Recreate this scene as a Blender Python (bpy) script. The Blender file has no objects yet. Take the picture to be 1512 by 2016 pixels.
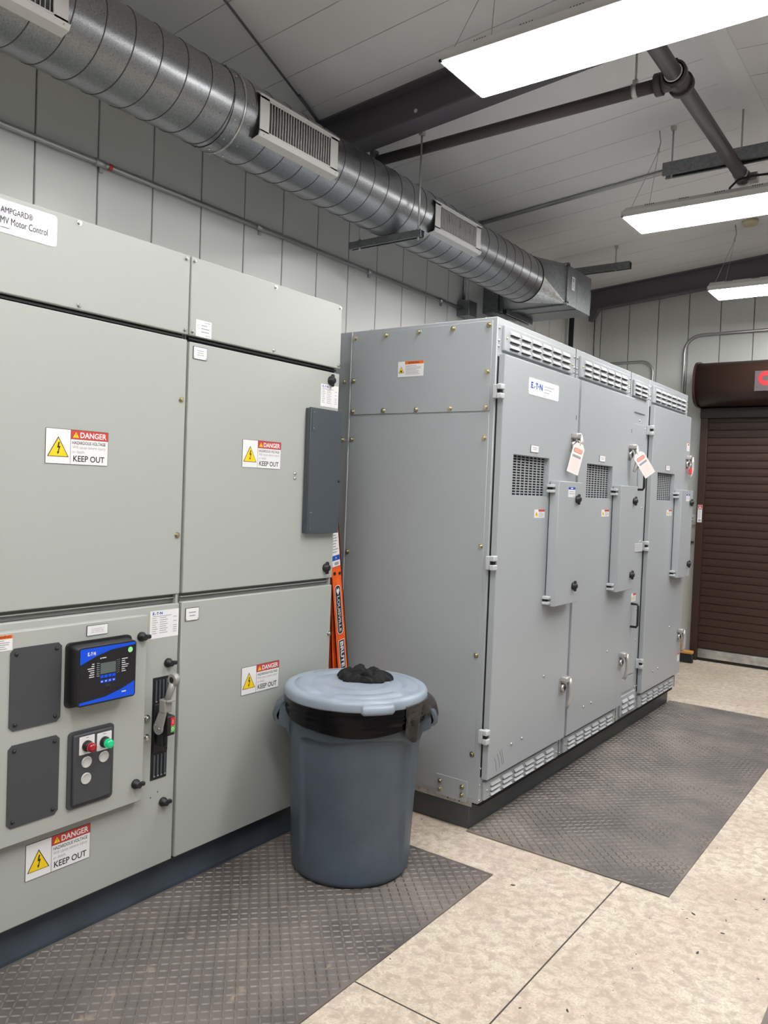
import bpy, bmesh, math, random
from mathutils import Vector, Matrix, noise
random.seed(4)
scene = bpy.context.scene
COL = scene.collection
PI = math.pi

# ------------------------------------------------------------------ materials
MAT = {}
def mat(name, col, rough=0.5, metal=0.0, **k):
    if name in MAT: return MAT[name]
    m = bpy.data.materials.new(name); m.use_nodes = True
    nt = m.node_tree; b = nt.nodes['Principled BSDF']
    b.inputs['Base Color'].default_value = (*col, 1)
    b.inputs['Roughness'].default_value = rough
    b.inputs['Metallic'].default_value = metal
    b.inputs['Specular IOR Level'].default_value = k.get('spec', 0.5)
    N = nt.nodes.new; L = nt.links.new
    tc = N('ShaderNodeTexCoord')
    var = k.get('var', 0.0)
    if var:
        n = N('ShaderNodeTexNoise'); n.inputs['Scale'].default_value = k.get('vscale', 3)
        n.inputs['Detail'].default_value = k.get('vdetail', 6)
        L(tc.outputs['Object'], n.inputs['Vector'])
        r = N('ShaderNodeValToRGB')
        c2 = k.get('col2', tuple(c * (1 - var) for c in col))
        c1 = tuple(min(1, c * (1 + var)) for c in col)
        r.color_ramp.elements[0].position = k.get('p0', 0.35); r.color_ramp.elements[0].color = (*c2, 1)
        r.color_ramp.elements[1].position = k.get('p1', 0.65); r.color_ramp.elements[1].color = (*c1, 1)
        L(n.outputs['Fac'], r.inputs['Fac']); L(r.outputs['Color'], b.inputs['Base Color'])
    if k.get('bump', 0):
        n2 = N('ShaderNodeTexNoise'); n2.inputs['Scale'].default_value = k.get('bscale', 400)
        n2.inputs['Detail'].default_value = 3
        L(tc.outputs['Object'], n2.inputs['Vector'])
        bp = N('ShaderNodeBump'); bp.inputs['Strength'].default_value = k['bump']
        bp.inputs['Distance'].default_value = k.get('bdist', 0.001)
        L(n2.outputs['Fac'], bp.inputs['Height']); L(bp.outputs['Normal'], b.inputs['Normal'])
    if k.get('emit'):
        b.inputs['Emission Color'].default_value = (*k.get('ecol', col), 1)
        b.inputs['Emission Strength'].default_value = k['emit']
    if k.get('trans'): b.inputs['Transmission Weight'].default_value = k['trans']
    if k.get('alpha'): b.inputs['Alpha'].default_value = k['alpha']
    if k.get('coat'):
        b.inputs['Coat Weight'].default_value = k['coat']; b.inputs['Coat Roughness'].default_value = 0.1
    MAT[name] = m
    return m

def galv(name, c1, c2, scale, rough, metal=0.9):
    m = bpy.data.materials.new(name); m.use_nodes = True
    nt = m.node_tree; b = nt.nodes['Principled BSDF']; N = nt.nodes.new; L = nt.links.new
    tc = N('ShaderNodeTexCoord')
    v = N('ShaderNodeTexVoronoi'); v.inputs['Scale'].default_value = scale
    L(tc.outputs['Object'], v.inputs['Vector'])
    n = N('ShaderNodeTexNoise'); n.inputs['Scale'].default_value = scale * 1.6; n.inputs['Detail'].default_value = 5
    L(tc.outputs['Object'], n.inputs['Vector'])
    sep = N('ShaderNodeSeparateColor'); L(v.outputs['Color'], sep.inputs['Color'])
    mx = N('ShaderNodeMath'); mx.operation = 'MULTIPLY_ADD'; mx.inputs[1].default_value = 0.35
    L(sep.outputs['Red'], mx.inputs[0])
    sc = N('ShaderNodeMath'); sc.operation = 'MULTIPLY'; sc.inputs[1].default_value = 0.65
    L(n.outputs['Fac'], sc.inputs[0]); L(sc.outputs[0], mx.inputs[2])
    r = N('ShaderNodeValToRGB'); r.color_ramp.elements[0].color = (*c1, 1); r.color_ramp.elements[1].color = (*c2, 1)
    r.color_ramp.elements[0].position = 0.15; r.color_ramp.elements[1].position = 0.85
    L(mx.outputs[0], r.inputs['Fac']); L(r.outputs['Color'], b.inputs['Base Color'])
    rr = N('ShaderNodeMapRange'); rr.inputs['To Min'].default_value = rough - 0.10; rr.inputs['To Max'].default_value = rough + 0.12
    L(mx.outputs[0], rr.inputs['Value']); L(rr.outputs[0], b.inputs['Roughness'])
    b.inputs['Metallic'].default_value = metal
    bp = N('ShaderNodeBump'); bp.inputs['Strength'].default_value = 0.15; bp.inputs['Distance'].default_value = 0.0004
    L(mx.outputs[0], bp.inputs['Height']); L(bp.outputs['Normal'], b.inputs['Normal'])
    MAT[name] = m
    return m

def concrete():
    m = bpy.data.materials.new('concrete'); m.use_nodes = True
    nt = m.node_tree; b = nt.nodes['Principled BSDF']; N = nt.nodes.new; L = nt.links.new
    tc = N('ShaderNodeTexCoord')
    def nz(s, d, dist=0.0):
        n = N('ShaderNodeTexNoise'); n.inputs['Scale'].default_value = s; n.inputs['Detail'].default_value = d
        n.inputs['Distortion'].default_value = dist
        L(tc.outputs['Object'], n.inputs['Vector']); return n
    def ramp(n, p0, c0, p1, c1):
        r = N('ShaderNodeValToRGB'); e = r.color_ramp.elements
        e[0].position = p0; e[0].color = (*c0, 1); e[1].position = p1; e[1].color = (*c1, 1)
        L(n.outputs['Fac'], r.inputs['Fac']); return r
    def mix(f, a, c, mode='MIX'):
        x = N('ShaderNodeMix'); x.data_type = 'RGBA'; x.blend_type = mode
        if isinstance(f, float): x.inputs[0].default_value = f
        else: L(f, x.inputs[0])
        for s, v in ((x.inputs[6], a), (x.inputs[7], c)):
            if isinstance(v, tuple): s.default_value = (*v, 1)
            else: L(v, s)
        return x.outputs[2]
    base = ramp(nz(2.2, 6), 0.3, (0.48, 0.418, 0.328), 0.7, (0.645, 0.585, 0.485))
    blot = ramp(nz(26, 8, 0.6), 0.42, (0, 0, 0), 0.62, (1, 1, 1))
    c = mix(blot.outputs['Color'], base.outputs['Color'], (0.37, 0.305, 0.245))
    c = mix(0.8, base.outputs['Color'], c)
    pk = ramp(nz(6, 7, 1.0), 0.5, (0, 0, 0), 0.72, (1, 1, 1))
    c2 = mix(pk.outputs['Color'], c, (0.46, 0.32, 0.27)); c = mix(0.42, c, c2)
    lt = ramp(nz(60, 4, 0.3), 0.58, (0, 0, 0), 0.68, (1, 1, 1))
    c3 = mix(lt.outputs['Color'], c, (0.72, 0.67, 0.58)); c = mix(0.30, c, c3)
    fn = ramp(nz(120, 4, 0.4), 0.40, (1, 1, 1), 0.52, (0, 0, 0))
    c4 = mix(fn.outputs['Color'], c, (0.35, 0.29, 0.23)); c = mix(0.45, c, c4)
    sp = ramp(nz(34, 2, 2.0), 0.73, (0, 0, 0), 0.76, (1, 1, 1))
    c = mix(sp.outputs['Color'], c, (0.10, 0.08, 0.07))
    L(c, b.inputs['Base Color'])
    b.inputs['Roughness'].default_value = 0.62
    bp = N('ShaderNodeBump'); bp.inputs['Strength'].default_value = 0.3; bp.inputs['Distance'].default_value = 0.002
    L(nz(45, 8).outputs['Fac'], bp.inputs['Height']); L(bp.outputs['Normal'], b.inputs['Normal'])
    MAT['concrete'] = m; return m

def rubber():
    m = bpy.data.materials.new('mat_rubber'); m.use_nodes = True
    nt = m.node_tree; b = nt.nodes['Principled BSDF']; N = nt.nodes.new; L = nt.links.new
    tc = N('ShaderNodeTexCoord')
    n = N('ShaderNodeTexNoise'); n.inputs['Scale'].default_value = 2.6; n.inputs['Detail'].default_value = 8
    L(tc.outputs['Object'], n.inputs['Vector'])
    r = N('ShaderNodeValToRGB'); e = r.color_ramp.elements
    e[0].position = 0.34; e[0].color = (0.078, 0.069, 0.067, 1); e[1].position = 0.72; e[1].color = (0.215, 0.185, 0.162, 1)
    L(n.outputs['Fac'], r.inputs['Fac'])
    n2 = N('ShaderNodeTexNoise'); n2.inputs['Scale'].default_value = 14; n2.inputs['Detail'].default_value = 8; n2.inputs['Distortion'].default_value = 0.8
    L(tc.outputs['Object'], n2.inputs['Vector'])
    r2 = N('ShaderNodeValToRGB'); r2.color_ramp.elements[0].position = 0.64; r2.color_ramp.elements[1].position = 0.76
    L(n2.outputs['Fac'], r2.inputs['Fac'])
    mx = N('ShaderNodeMix'); mx.data_type = 'RGBA'; mx.inputs[7].default_value = (0.28, 0.23, 0.17, 1)
    L(r2.outputs['Color'], mx.inputs[0]); L(r.outputs['Color'], mx.inputs[6])
    L(mx.outputs[2], b.inputs['Base Color'])
    b.inputs['Roughness'].default_value = 0.48
    MAT['mat_rubber'] = m; return m

# linear colours
mat('mat_lug', (0.150, 0.132, 0.122), 0.42, var=.4, vscale=5)
mat('paint_ansi', (0.395, 0.415, 0.390), 0.42, bump=0.15, bscale=700, bdist=0.0004)
mat('paint_ansi_shaded', (0.16, 0.17, 0.16), 0.5)
mat('paint_gear', (0.365, 0.392, 0.412), 0.36, bump=0.12, bscale=700, bdist=0.0004)
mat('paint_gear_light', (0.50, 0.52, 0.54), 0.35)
mat('black', (0.012, 0.012, 0.014), 0.45)
mat('gap', (0.01, 0.01, 0.01), 0.8)
mat('black_gloss', (0.012, 0.012, 0.016), 0.25)
mat('charcoal', (0.055, 0.057, 0.064), 0.48)
mat('charcoal_blue', (0.060, 0.072, 0.086), 0.42)
mat('steel', (0.62, 0.62, 0.62), 0.25, 1.0)
mat('zinc_yellow', (0.62, 0.56, 0.38), 0.3, 1.0)
mat('cast_metal', (0.50, 0.49, 0.48), 0.34, 0.6)
mat('handle_grey', (0.34, 0.34, 0.32), 0.4, 0.3)
mat('white_metal', (0.66, 0.65, 0.64), 0.45)
mat('label_white', (0.80, 0.80, 0.81), 0.4)
mat('label_silver', (0.47, 0.47, 0.51), 0.28, 0.35, var=0.12, vscale=25)
mat('ink', (0.02, 0.02, 0.022), 0.5)
mat('ink_grey', (0.32, 0.32, 0.34), 0.5)
mat('danger_red', (0.55, 0.055, 0.045), 0.45)
mat('warn_orange', (0.80, 0.16, 0.02), 0.45)
mat('sign_yellow', (0.88, 0.62, 0.01), 0.45)
mat('label_blue', (0.008, 0.07, 0.42), 0.45)
mat('panel_blue', (0.0, 0.075, 0.72), 0.35)
mat('lcd', (0.10, 0.13, 0.12), 0.3)
mat('sticker_green', (0.33, 0.80, 0.36), 0.5)
mat('lamp_red', (0.30, 0.002, 0.008), 0.12, emit=0.03, ecol=(0.7, 0.0, 0.01), coat=0.8)
mat('lamp_green', (0.0, 0.30, 0.12), 0.12, emit=0.22, ecol=(0.0, 0.75, 0.28), coat=0.8)
mat('switch_green', (0.10, 0.42, 0.07), 0.45)
mat('switch_red', (0.60, 0.02, 0.03), 0.45)
mat('plinth_paint', (0.058, 0.074, 0.098), 0.42, var=0.2, vscale=5)
mat('plinth_grey', (0.062, 0.068, 0.072), 0.38, var=0.12, vscale=5)
mat('wall_paint', (0.60, 0.61, 0.59), 0.30)
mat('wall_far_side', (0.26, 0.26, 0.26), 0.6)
mat('ceil_paint', (0.79, 0.785, 0.80), 0.45)
mat('seam_dark', (0.045, 0.045, 0.045), 0.7)
mat('rafter_paint', (0.125, 0.115, 0.135), 0.5)
mat('pipe_black', (0.075, 0.062, 0.066), 0.45)
mat('door_brown', (0.040, 0.021, 0.014), 0.38)
mat('door_brown_dark', (0.018, 0.011, 0.010), 0.5)
mat('plug_grey', (0.58, 0.58, 0.57), 0.38, 0.2)
mat('alu', (0.60, 0.60, 0.60), 0.35, 0.9, var=0.15, vscale=20)
mat('lens', (1, 1, 1), 0.5, emit=15.0, ecol=(1.0, 0.985, 0.965))
mat('orange_rail', (0.86, 0.12, 0.012), 0.45, var=0.12, vscale=18)
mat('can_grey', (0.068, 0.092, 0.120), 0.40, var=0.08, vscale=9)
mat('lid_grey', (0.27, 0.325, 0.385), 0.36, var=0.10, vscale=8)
mat('bag_black', (0.002, 0.002, 0.003), 0.22, spec=0.2)
mat('bag_worn', (0.022, 0.019, 0.017), 0.38, var=0.5, vscale=25)
mat('cloth_black', (0.005, 0.005, 0.006), 0.85, bump=0.3, bscale=600)
mat('beige_plastic', (0.62, 0.55, 0.36), 0.5)
mat('white_plastic', (0.75, 0.75, 0.73), 0.4)
mat('pad_red', (0.70, 0.03, 0.03), 0.35)
mat('wood', (0.55, 0.28, 0.08), 0.5)
mat('tag_pink', (0.80, 0.36, 0.30), 0.5)
mat('tag_paper', (0.78, 0.74, 0.72), 0.5)
mat('oa_red', (0.42, 0.030, 0.038), 0.3)
mat('sign_plate', (0.10, 0.088, 0.092), 0.22)
mat('sealant', (0.045, 0.040, 0.036), 0.8)
mat('clear_cover', (0.75, 0.77, 0.78), 0.12, trans=0.9, alpha=0.22)
galv('galv_duct', (0.22, 0.23, 0.24), (0.42, 0.43, 0.44), 300, 0.31, 0.92)
galv('galv', (0.17, 0.185, 0.195), (0.32, 0.335, 0.345), 60, 0.40, 0.85)
galv('galv_bright', (0.50, 0.50, 0.50), (0.72, 0.72, 0.70), 60, 0.30)
mat('conduit', (0.50, 0.50, 0.50), 0.35, 0.9)
concrete(); rubber()

# ------------------------------------------------------------------ mesh builder
class MB:
    def __init__(s): s.bm = bmesh.new(); s.mats = []
    def mi(s, m):
        if m not in s.mats: s.mats.append(m)
        return s.mats.index(m)
    def face(s, pts, m, smooth=False):
        vs = [s.bm.verts.new(p) for p in pts]
        f = s.bm.faces.new(vs); f.material_index = s.mi(m); f.smooth = smooth; return f
    def box(s, a, b, m, bev=0.0, seg=2, M=None):
        x0, x1 = sorted((a[0], b[0])); y0, y1 = sorted((a[1], b[1])); z0, z1 = sorted((a[2], b[2]))
        r = bmesh.ops.create_cube(s.bm, size=1)
        vs = r['verts']
        for v in vs:
            v.co = Vector((x0 + (v.co.x + .5) * (x1 - x0), y0 + (v.co.y + .5) * (y1 - y0), z0 + (v.co.z + .5) * (z1 - z0)))
            if M: v.co = M @ v.co
        k = s.mi(m)
        fs = set(f for v in vs for f in v.link_faces)
        for f in fs: f.material_index = k
        if bev > 0:
            es = list(set(e for v in vs for e in v.link_edges))
            r = bmesh.ops.bevel(s.bm, geom=es, offset=bev, segments=seg, profile=0.5, affect='EDGES', clamp_overlap=True)
            for f in r['faces']: f.material_index = k; f.smooth = True
        return s
    def prism(s, poly, m, axis_vec, M=None, smooth=False):
        """poly: 3D points, extruded along axis_vec"""
        av = Vector(axis_vec)
        a = [Vector(p) for p in poly]; b = [p + av for p in a]
        if M: a = [M @ p for p in a]; b = [M @ p for p in b]
        va = [s.bm.verts.new(p) for p in a]; vb = [s.bm.verts.new(p) for p in b]
        k = s.mi(m); n = len(va)
        f = s.bm.faces.new(va); f.material_index = k
        f = s.bm.faces.new(vb[::-1]); f.material_index = k
        for i in range(n):
            f = s.bm.faces.new((va[i], vb[i], vb[(i + 1) % n], va[(i + 1) % n])); f.material_index = k; f.smooth = smooth
        return s
    def tube(s, pts, r, m, seg=12, caps=True, squash=None, smooth=True):
        P = [Vector(p) for p in pts]; n = len(P)
        rs = r if isinstance(r, (list, tuple)) else [r] * n
        k = s.mi(m); rings = []
        t0 = (P[1] - P[0]).normalized()
        up = Vector((0, 0, 1)) if abs(t0.z) < 0.95 else Vector((0, 1, 0))
        u = t0.cross(up).normalized()
        for i in range(n):
            t = (P[min(i + 1, n - 1)] - P[max(i - 1, 0)]).normalized()
            u = (u - t * u.dot(t)).normalized(); w = t.cross(u)
            su, sw = squash if squash else (1, 1)
            rings.append([s.bm.verts.new(P[i] + (u * math.cos(a) * su + w * math.sin(a) * sw) * rs[i]) for a in [2 * PI * j / seg for j in range(seg)]])
        for i in range(n - 1):
            for j in range(seg):
                f = s.bm.faces.new((rings[i][j], rings[i][(j + 1) % seg], rings[i + 1][(j + 1) % seg], rings[i + 1][j]))
                f.material_index = k; f.smooth = smooth
        if caps:
            for rg in (rings[0][::-1], rings[-1]):
                f = s.bm.faces.new(rg); f.material_index = k
        return s
    def cyl(s, a, b, r, m, seg=16, r2=None):
        return s.tube([a, b], [r, r2 if r2 is not None else r], m, seg)
    def lathe(s, prof, m, c, seg=64, rf=None, axis='z', closed_ends=True):
        """prof: list of (r, h); rf(theta, r, h)->(r,h)"""
        k = s.mi(m); rings = []
        for r, h in prof:
            ring = []
            for j in range(seg):
                th = 2 * PI * j / seg
                rr, hh = (rf(th, r, h) if rf else (r, h))
                if axis == 'z': p = Vector((c[0] + rr * math.cos(th), c[1] + rr * math.sin(th), c[2] + hh))
                elif axis == 'x': p = Vector((c[0] + hh, c[1] + rr * math.cos(th), c[2] + rr * math.sin(th)))
                else: p = Vector((c[0] + rr * math.cos(th), c[1] + hh, c[2] + rr * math.sin(th)))
                ring.append(s.bm.verts.new(p))
            rings.append(ring)
        for i in range(len(rings) - 1):
            for j in range(seg):
                f = s.bm.faces.new((rings[i][j], rings[i][(j + 1) % seg], rings[i + 1][(j + 1) % seg], rings[i + 1][j]))
                f.material_index = k; f.smooth = True
        if closed_ends:
            for rg in (rings[0], rings[-1]):
                f = s.bm.faces.new(rg); f.material_index = k
        return s
    def holed(s, y0, y1, z0, z1, hy0, hy1, hz0, hz1, xf, xb, m):
        """slab in the YZ plane with a rectangular opening"""
        k = s.mi(m)
        def ring(x, a, b, c, d): return [s.bm.verts.new(p) for p in ((x, a, c), (x, b, c), (x, b, d), (x, a, d))]
        e = 0.003
        of0 = ring(xf, y0 + e, y1 - e, z0 + e, z1 - e); of1 = ring(xf - e, y0, y1, z0, z1); ob = ring(xb, y0, y1, z0, z1)
        hf = ring(xf, hy0, hy1, hz0, hz1); hb = ring(xb, hy0, hy1, hz0, hz1)
        for A, B in ((of0, of1), (of1, ob), (ob, hb), (hb, hf), (hf, of0)):
            for i in range(4):
                f = s.bm.faces.new((A[i], A[(i + 1) % 4], B[(i + 1) % 4], B[i])); f.material_index = k
        return s
    def build(s, name, parent=None, loc=(0, 0, 0)):
        bmesh.ops.recalc_face_normals(s.bm, faces=s.bm.faces[:])
        o3 = Vector(loc)
        if o3.length: bmesh.ops.translate(s.bm, verts=s.bm.verts[:], vec=-o3)
        me = bpy.data.meshes.new(name); s.bm.to_mesh(me); s.bm.free()
        for m in s.mats: me.materials.append(MAT[m])
        o = bpy.data.objects.new(name, me); COL.objects.link(o)
        place(o, parent, loc)
        return o

WL = {}
def place(o, parent, wloc):
    w = Vector(wloc); WL[o.name] = w
    o.parent = parent
    o.location = w - (WL[parent.name] if parent else Vector((0, 0, 0)))

def tag(o, label=None, cat=None, group=None, kind=None):
    if label: o['label'] = label
    if cat: o['category'] = cat
    if group: o['group'] = group
    if kind: o['kind'] = kind
    return o
def thing(name, label, cat, loc=(0, 0, 0), group=None):
    o = bpy.data.objects.new(name, None); o.empty_display_size = 0.05; COL.objects.link(o)
    place(o, None, loc)
    return tag(o, label, cat, group)
def part(name, mb, root, label=None):
    o = mb.build(name, root, WL[root.name])
    if label: o['label'] = label
    return o
def struct(name, mb, parent=None):
    o = mb.build(name, parent, WL[parent.name] if parent else (0, 0, 0))
    if not parent: o['kind'] = 'structure'
    return o
PROTO = {}
def inst(key, make, name, parent, loc, rot=None):
    """first use builds the mesh about the origin, later uses share it"""
    if key not in PROTO:
        mb = make(); bmesh.ops.recalc_face_normals(mb.bm, faces=mb.bm.faces[:])
        me = bpy.data.meshes.new(name); mb.bm.to_mesh(me); mb.bm.free()
        for m in mb.mats: me.materials.append(MAT[m])
        PROTO[key] = me
    o = bpy.data.objects.new(name, PROTO[key]); COL.objects.link(o)
    place(o, parent, loc)
    if rot: o.rotation_euler = rot
    return o

# ------------------------------------------------------------------ lettering
TCACHE = {}
def text_polys(body, bold=0.0):
    key = (body, bold)
    if key in TCACHE: return TCACHE[key]
    cu = bpy.data.curves.new('t', 'FONT'); cu.body = body; cu.size = 1; cu.offset = bold; cu.resolution_u = 3
    ob = bpy.data.objects.new('t', cu); COL.objects.link(ob)
    dg = bpy.context.evaluated_depsgraph_get(); dg.update()
    me = bpy.data.meshes.new_from_object(ob.evaluated_get(dg))
    vs = [v.co.copy() for v in me.vertices]; fs = [tuple(p.vertices) for p in me.polygons]
    bpy.data.objects.remove(ob); bpy.data.meshes.remove(me); bpy.data.curves.remove(cu)
    xs = [v.x for v in vs]; ys = [v.y for v in vs]
    TCACHE[key] = (vs, fs, min(xs), max(xs), min(ys), max(ys))
    return TCACHE[key]
class Frame:
    """a flat sign: u right, v up, n out; origin at the lower left corner"""
    def __init__(s, o, u, v): s.o = Vector(o); s.u = Vector(u).normalized(); s.v = Vector(v).normalized(); s.n = s.u.cross(s.v)
    def p(s, a, b, c=0.0): return s.o + s.u * a + s.v * b + s.n * c
    def rect(s, mb, a0, b0, a1, b1, m, h): mb.face([s.p(a0, b0, h), s.p(a1, b0, h), s.p(a1, b1, h), s.p(a0, b1, h)], m)
    def poly(s, mb, pts, m, h): mb.face([s.p(a, b, h) for a, b in pts], m)
    def slab(s, mb, w, h, t, m, r=0.0):
        pts = [(0, 0), (w, 0), (w, h), (0, h)] if not r else rounded(0, 0, w, h, r)
        mb.prism([s.p(a, b, 0) for a, b in pts], m, s.n * t)
    def disc(s, mb, a, b, r, m, h, seg=20): mb.face([s.p(a + r * math.cos(2 * PI * i / seg), b + r * math.sin(2 * PI * i / seg), h) for i in range(seg)], m)
    def text(s, mb, body, a, b, w, h, m, z, bold=0.0, rot=0):
        vs, fs, x0, x1, y0, y1 = text_polys(body, bold)
        k = mb.mi(m)
        nv = []
        for v in vs:
            tx = (v.x - x0) / (x1 - x0) * w; ty = (v.y - y0) / (y1 - y0) * h
            if rot == -90: tx, ty = ty, w - tx
            nv.append(mb.bm.verts.new(s.p(a + tx, b + ty, z)))
        for f in fs:
            try:
                q = mb.bm.faces.new([nv[i] for i in f]); q.material_index = k
            except ValueError: pass
    def lines(s, mb, a0, b0, a1, b1, n, m, h, fill=0.4, seed=1, left=True):
        rnd = random.Random(seed); st = (b1 - b0) / n
        for i in range(n):
            y = b1 - (i + 1) * st + st * 0.3
            e = a0 + (a1 - a0) * rnd.uniform(0.6, 1.0)
            s.rect(mb, a0, y, e, y + st * fill, m, h)
def rounded(x0, y0, x1, y1, r, n=5):
    out = []
    for cx, cy, a in ((x1 - r, y0 + r, -PI / 2), (x1 - r, y1 - r, 0), (x0 + r, y1 - r, PI / 2), (x0 + r, y0 + r, PI)):
        for i in range(n + 1):
            t = a + PI / 2 * i / n
            out.append((cx + r * math.cos(t), cy + r * math.sin(t)))
    return out
def FX(x, y, z): return Frame((x, y, z), (0, 1, 0), (0, 0, 1))      # facing +X
def FY(x, y, z): return Frame((x, y, z), (1, 0, 0), (0, 0, 1))      # facing -Y
H1, H2, H3, H4 = 0.0012, 0.0016, 0.0020, 0.0024

def eaton(fr, mb, a, b, w, h, m, z):
    """the maker's word mark with its cut-away A and dot O"""
    g = w / 5.0
    def R(x0, y0, x1, y1): fr.rect(mb, a + x0 * g, b + y0 * h, a + x1 * g, b + y1 * h, m, z)
    R(0, 0, .32, 1); R(.32, 0, .9, .24); R(.32, .38, .75, .62); R(.32, .76, .9, 1)
    fr.poly(mb, [(a + 1.05 * g, b), (a + 1.35 * g, b), (a + 1.50 * g, b + .35 * h), (a + 1.36 * g, b + .5 * h)], m, z)
    fr.poly(mb, [(a + 1.62 * g, b + .25 * h), (a + 1.9 * g, b + .25 * h), (a + 1.78 * g, b + h * .6)], m, z)
    R(2.0, .76, 2.95, 1); R(2.32, 0, 2.64, .76)
    fr.disc(mb, a + 3.25 * g, b + .5 * h, .2 * g, m, z, 10)
    R(3.65, 0, 3.95, 1); R(4.7, 0, 5.0, 1)
    fr.poly(mb, [(a + 3.95 * g, b + h), (a + 3.95 * g, b + .6 * h), (a + 4.7 * g, b), (a + 4.7 * g, b + .4 * h)], m, z)

def danger_sign(fr, w, h, root, label):
    mb = MB(); fr.slab(mb, w, h, 0.001, 'ink', 0.003)
    e = w * 0.006; sx = w * 0.385
    fr.rect(mb, e, e, sx - e * .5, h - e, 'label_white', H1)
    fr.rect(mb, sx + e * .5, e, w - e, h * .725, 'label_white', H1)
    fr.rect(mb, sx + e * .5, h * .735, w - e, h - e, 'danger_red', H1)
    c = sx * 0.5
    fr.poly(mb, [(c - w * .165, h * .205), (c + w * .165, h * .205), (c, h * .78)], 'ink', H2)
    fr.poly(mb, [(c - w * .148, h * .222), (c + w * .148, h * .222), (c, h * .735)], 'sign_yellow', H3)
    fr.poly(mb, [(c + w*.0, h * .62), (c + w*.022, h * .62), (c + w*.008, h * .50), (c - w*.018, h * .46)], 'ink', H4)
    fr.poly(mb, [(c - w*.018, h * .46), (c + w*.004, h * .50), (c + w*.03, h * .51), (c + w * .026, h * .46)], 'ink', H4)
    fr.poly(mb, [(c + w*.012, h * .50), (c + w*.032, h * .51), (c + w*.004, h * .33), (c - w * .008, h * .33)], 'ink', H4)
    fr.poly(mb, [(c - w*.02, h * .35), (c + w*.018, h * .35), (c - w*.006, h * .265)], 'ink', H4)
    t = sx + w * .085
    fr.poly(mb, [(t - w * .052, h * .775), (t + w * .045, h * .775), (t - w * .004, h * .935)], 'sign_yellow', H2)
    fr.rect(mb, t - w * .008, h * .83, t, h * .895, 'ink', H3); fr.rect(mb, t - w * .008, h * .79, t, h * .812, 'ink', H3)
    fr.text(mb, 'DANGER', sx + w * .15, h * .775, w * .43, h * .165, 'label_white', H2, 0.022)
    fr.text(mb, 'HAZARDOUS VOLTAGE', sx + w * .028, h * .585, w * .54, h * .095, 'ink', H2, 0.01)
    fr.text(mb, 'Will cause severe injury', sx + w * .028, h * .435, w * .54, h * .115, 'ink_grey', H2)
    fr.text(mb, 'or death.', sx + w * .028, h * .33, w * .20, h * .085, 'ink_grey', H2)
    fr.text(mb, 'KEEP OUT', sx + w * .045, h * .09, w * .51, h * .175, 'ink', H2, 0.016)
    return part('danger_sign', mb, root, label)

def nameplate(fr, w, h, root, n=2, name='nameplate', screws=False, texts=None):
    mb = MB(); fr.slab(mb, w, h, 0.002, 'ink', 0.001); e = min(w, h) * .035
    fr.rect(mb, e, e, w - e, h - e, 'label_white', 0.0023)
    st = h * .5 / n
    for i in range(n):
        if texts: fr.text(mb, texts[i], w * .2, h * .72 - (i + 1) * st + st * .2, w * .6, st * .6, 'ink_grey', 0.0026)
        else: fr.rect(mb, w * (.24 + .05 * (i % 2)), h * .78 - (i + 1) * st + st * .3, w * (.76 - .05 * (i % 2)), h * .78 - (i + 1) * st + st * .6, 'ink_grey', 0.0026)
    if screws:
        for a in (w * .08, w * .92): fr.disc(mb, a, h * .12, w * .05, 'cast_metal', 0.0029, 10)
    return part(name, mb, root)

def data_label(fr, w, h, root, name='rating_label'):
    mb = MB(); fr.slab(mb, w, h, 0.0008, 'label_white')
    eaton(fr, mb, w * .08, h * .85, w * .34, h * .10, 'label_blue', H1)
    fr.rect(mb, w * .08, h * .785, w * .74, h * .805, 'ink_grey', H1)
    for i in range(8):
        y = h * (.72 - i * .078)
        fr.rect(mb, w * .07, y, w * (.20 + .03 * (i % 3)), y + h * .022, 'ink_grey', H1)
        fr.rect(mb, w * .33, y, w * (.56 + .05 * (i % 2)), y + h * .022, 'ink_grey', H1)
        if i % 2 == 0 or i > 4: fr.rect(mb, w * .80, y - h * .01, w * .93, y + h * .012, 'ink_grey', H1)
    return part(name, mb, root)

def small_hazard(fr, w, h, root, head='danger_red', name='hazard_sticker'):
    mb = MB(); fr.slab(mb, w, h, 0.0008, 'label_white')
    fr.rect(mb, w * .38, h * .74, w, h, head, H1)
    fr.rect(mb, w * .03, h * .1, w * .34, h * .9, 'label_white', H1)
    fr.poly(mb, [(w * .04, h * .2), (w * .34, h * .2), (w * .19, h * .8)], 'sign_yellow', H2)
    fr.rect(mb, w * .17, h * .3, w * .21, h * .6, 'ink', H3)
    fr.lines(mb, w * .42, h * .1, w * .95, h * .68, 4, 'ink_grey', H1, 0.35)
    return part(name, mb, root)

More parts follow.
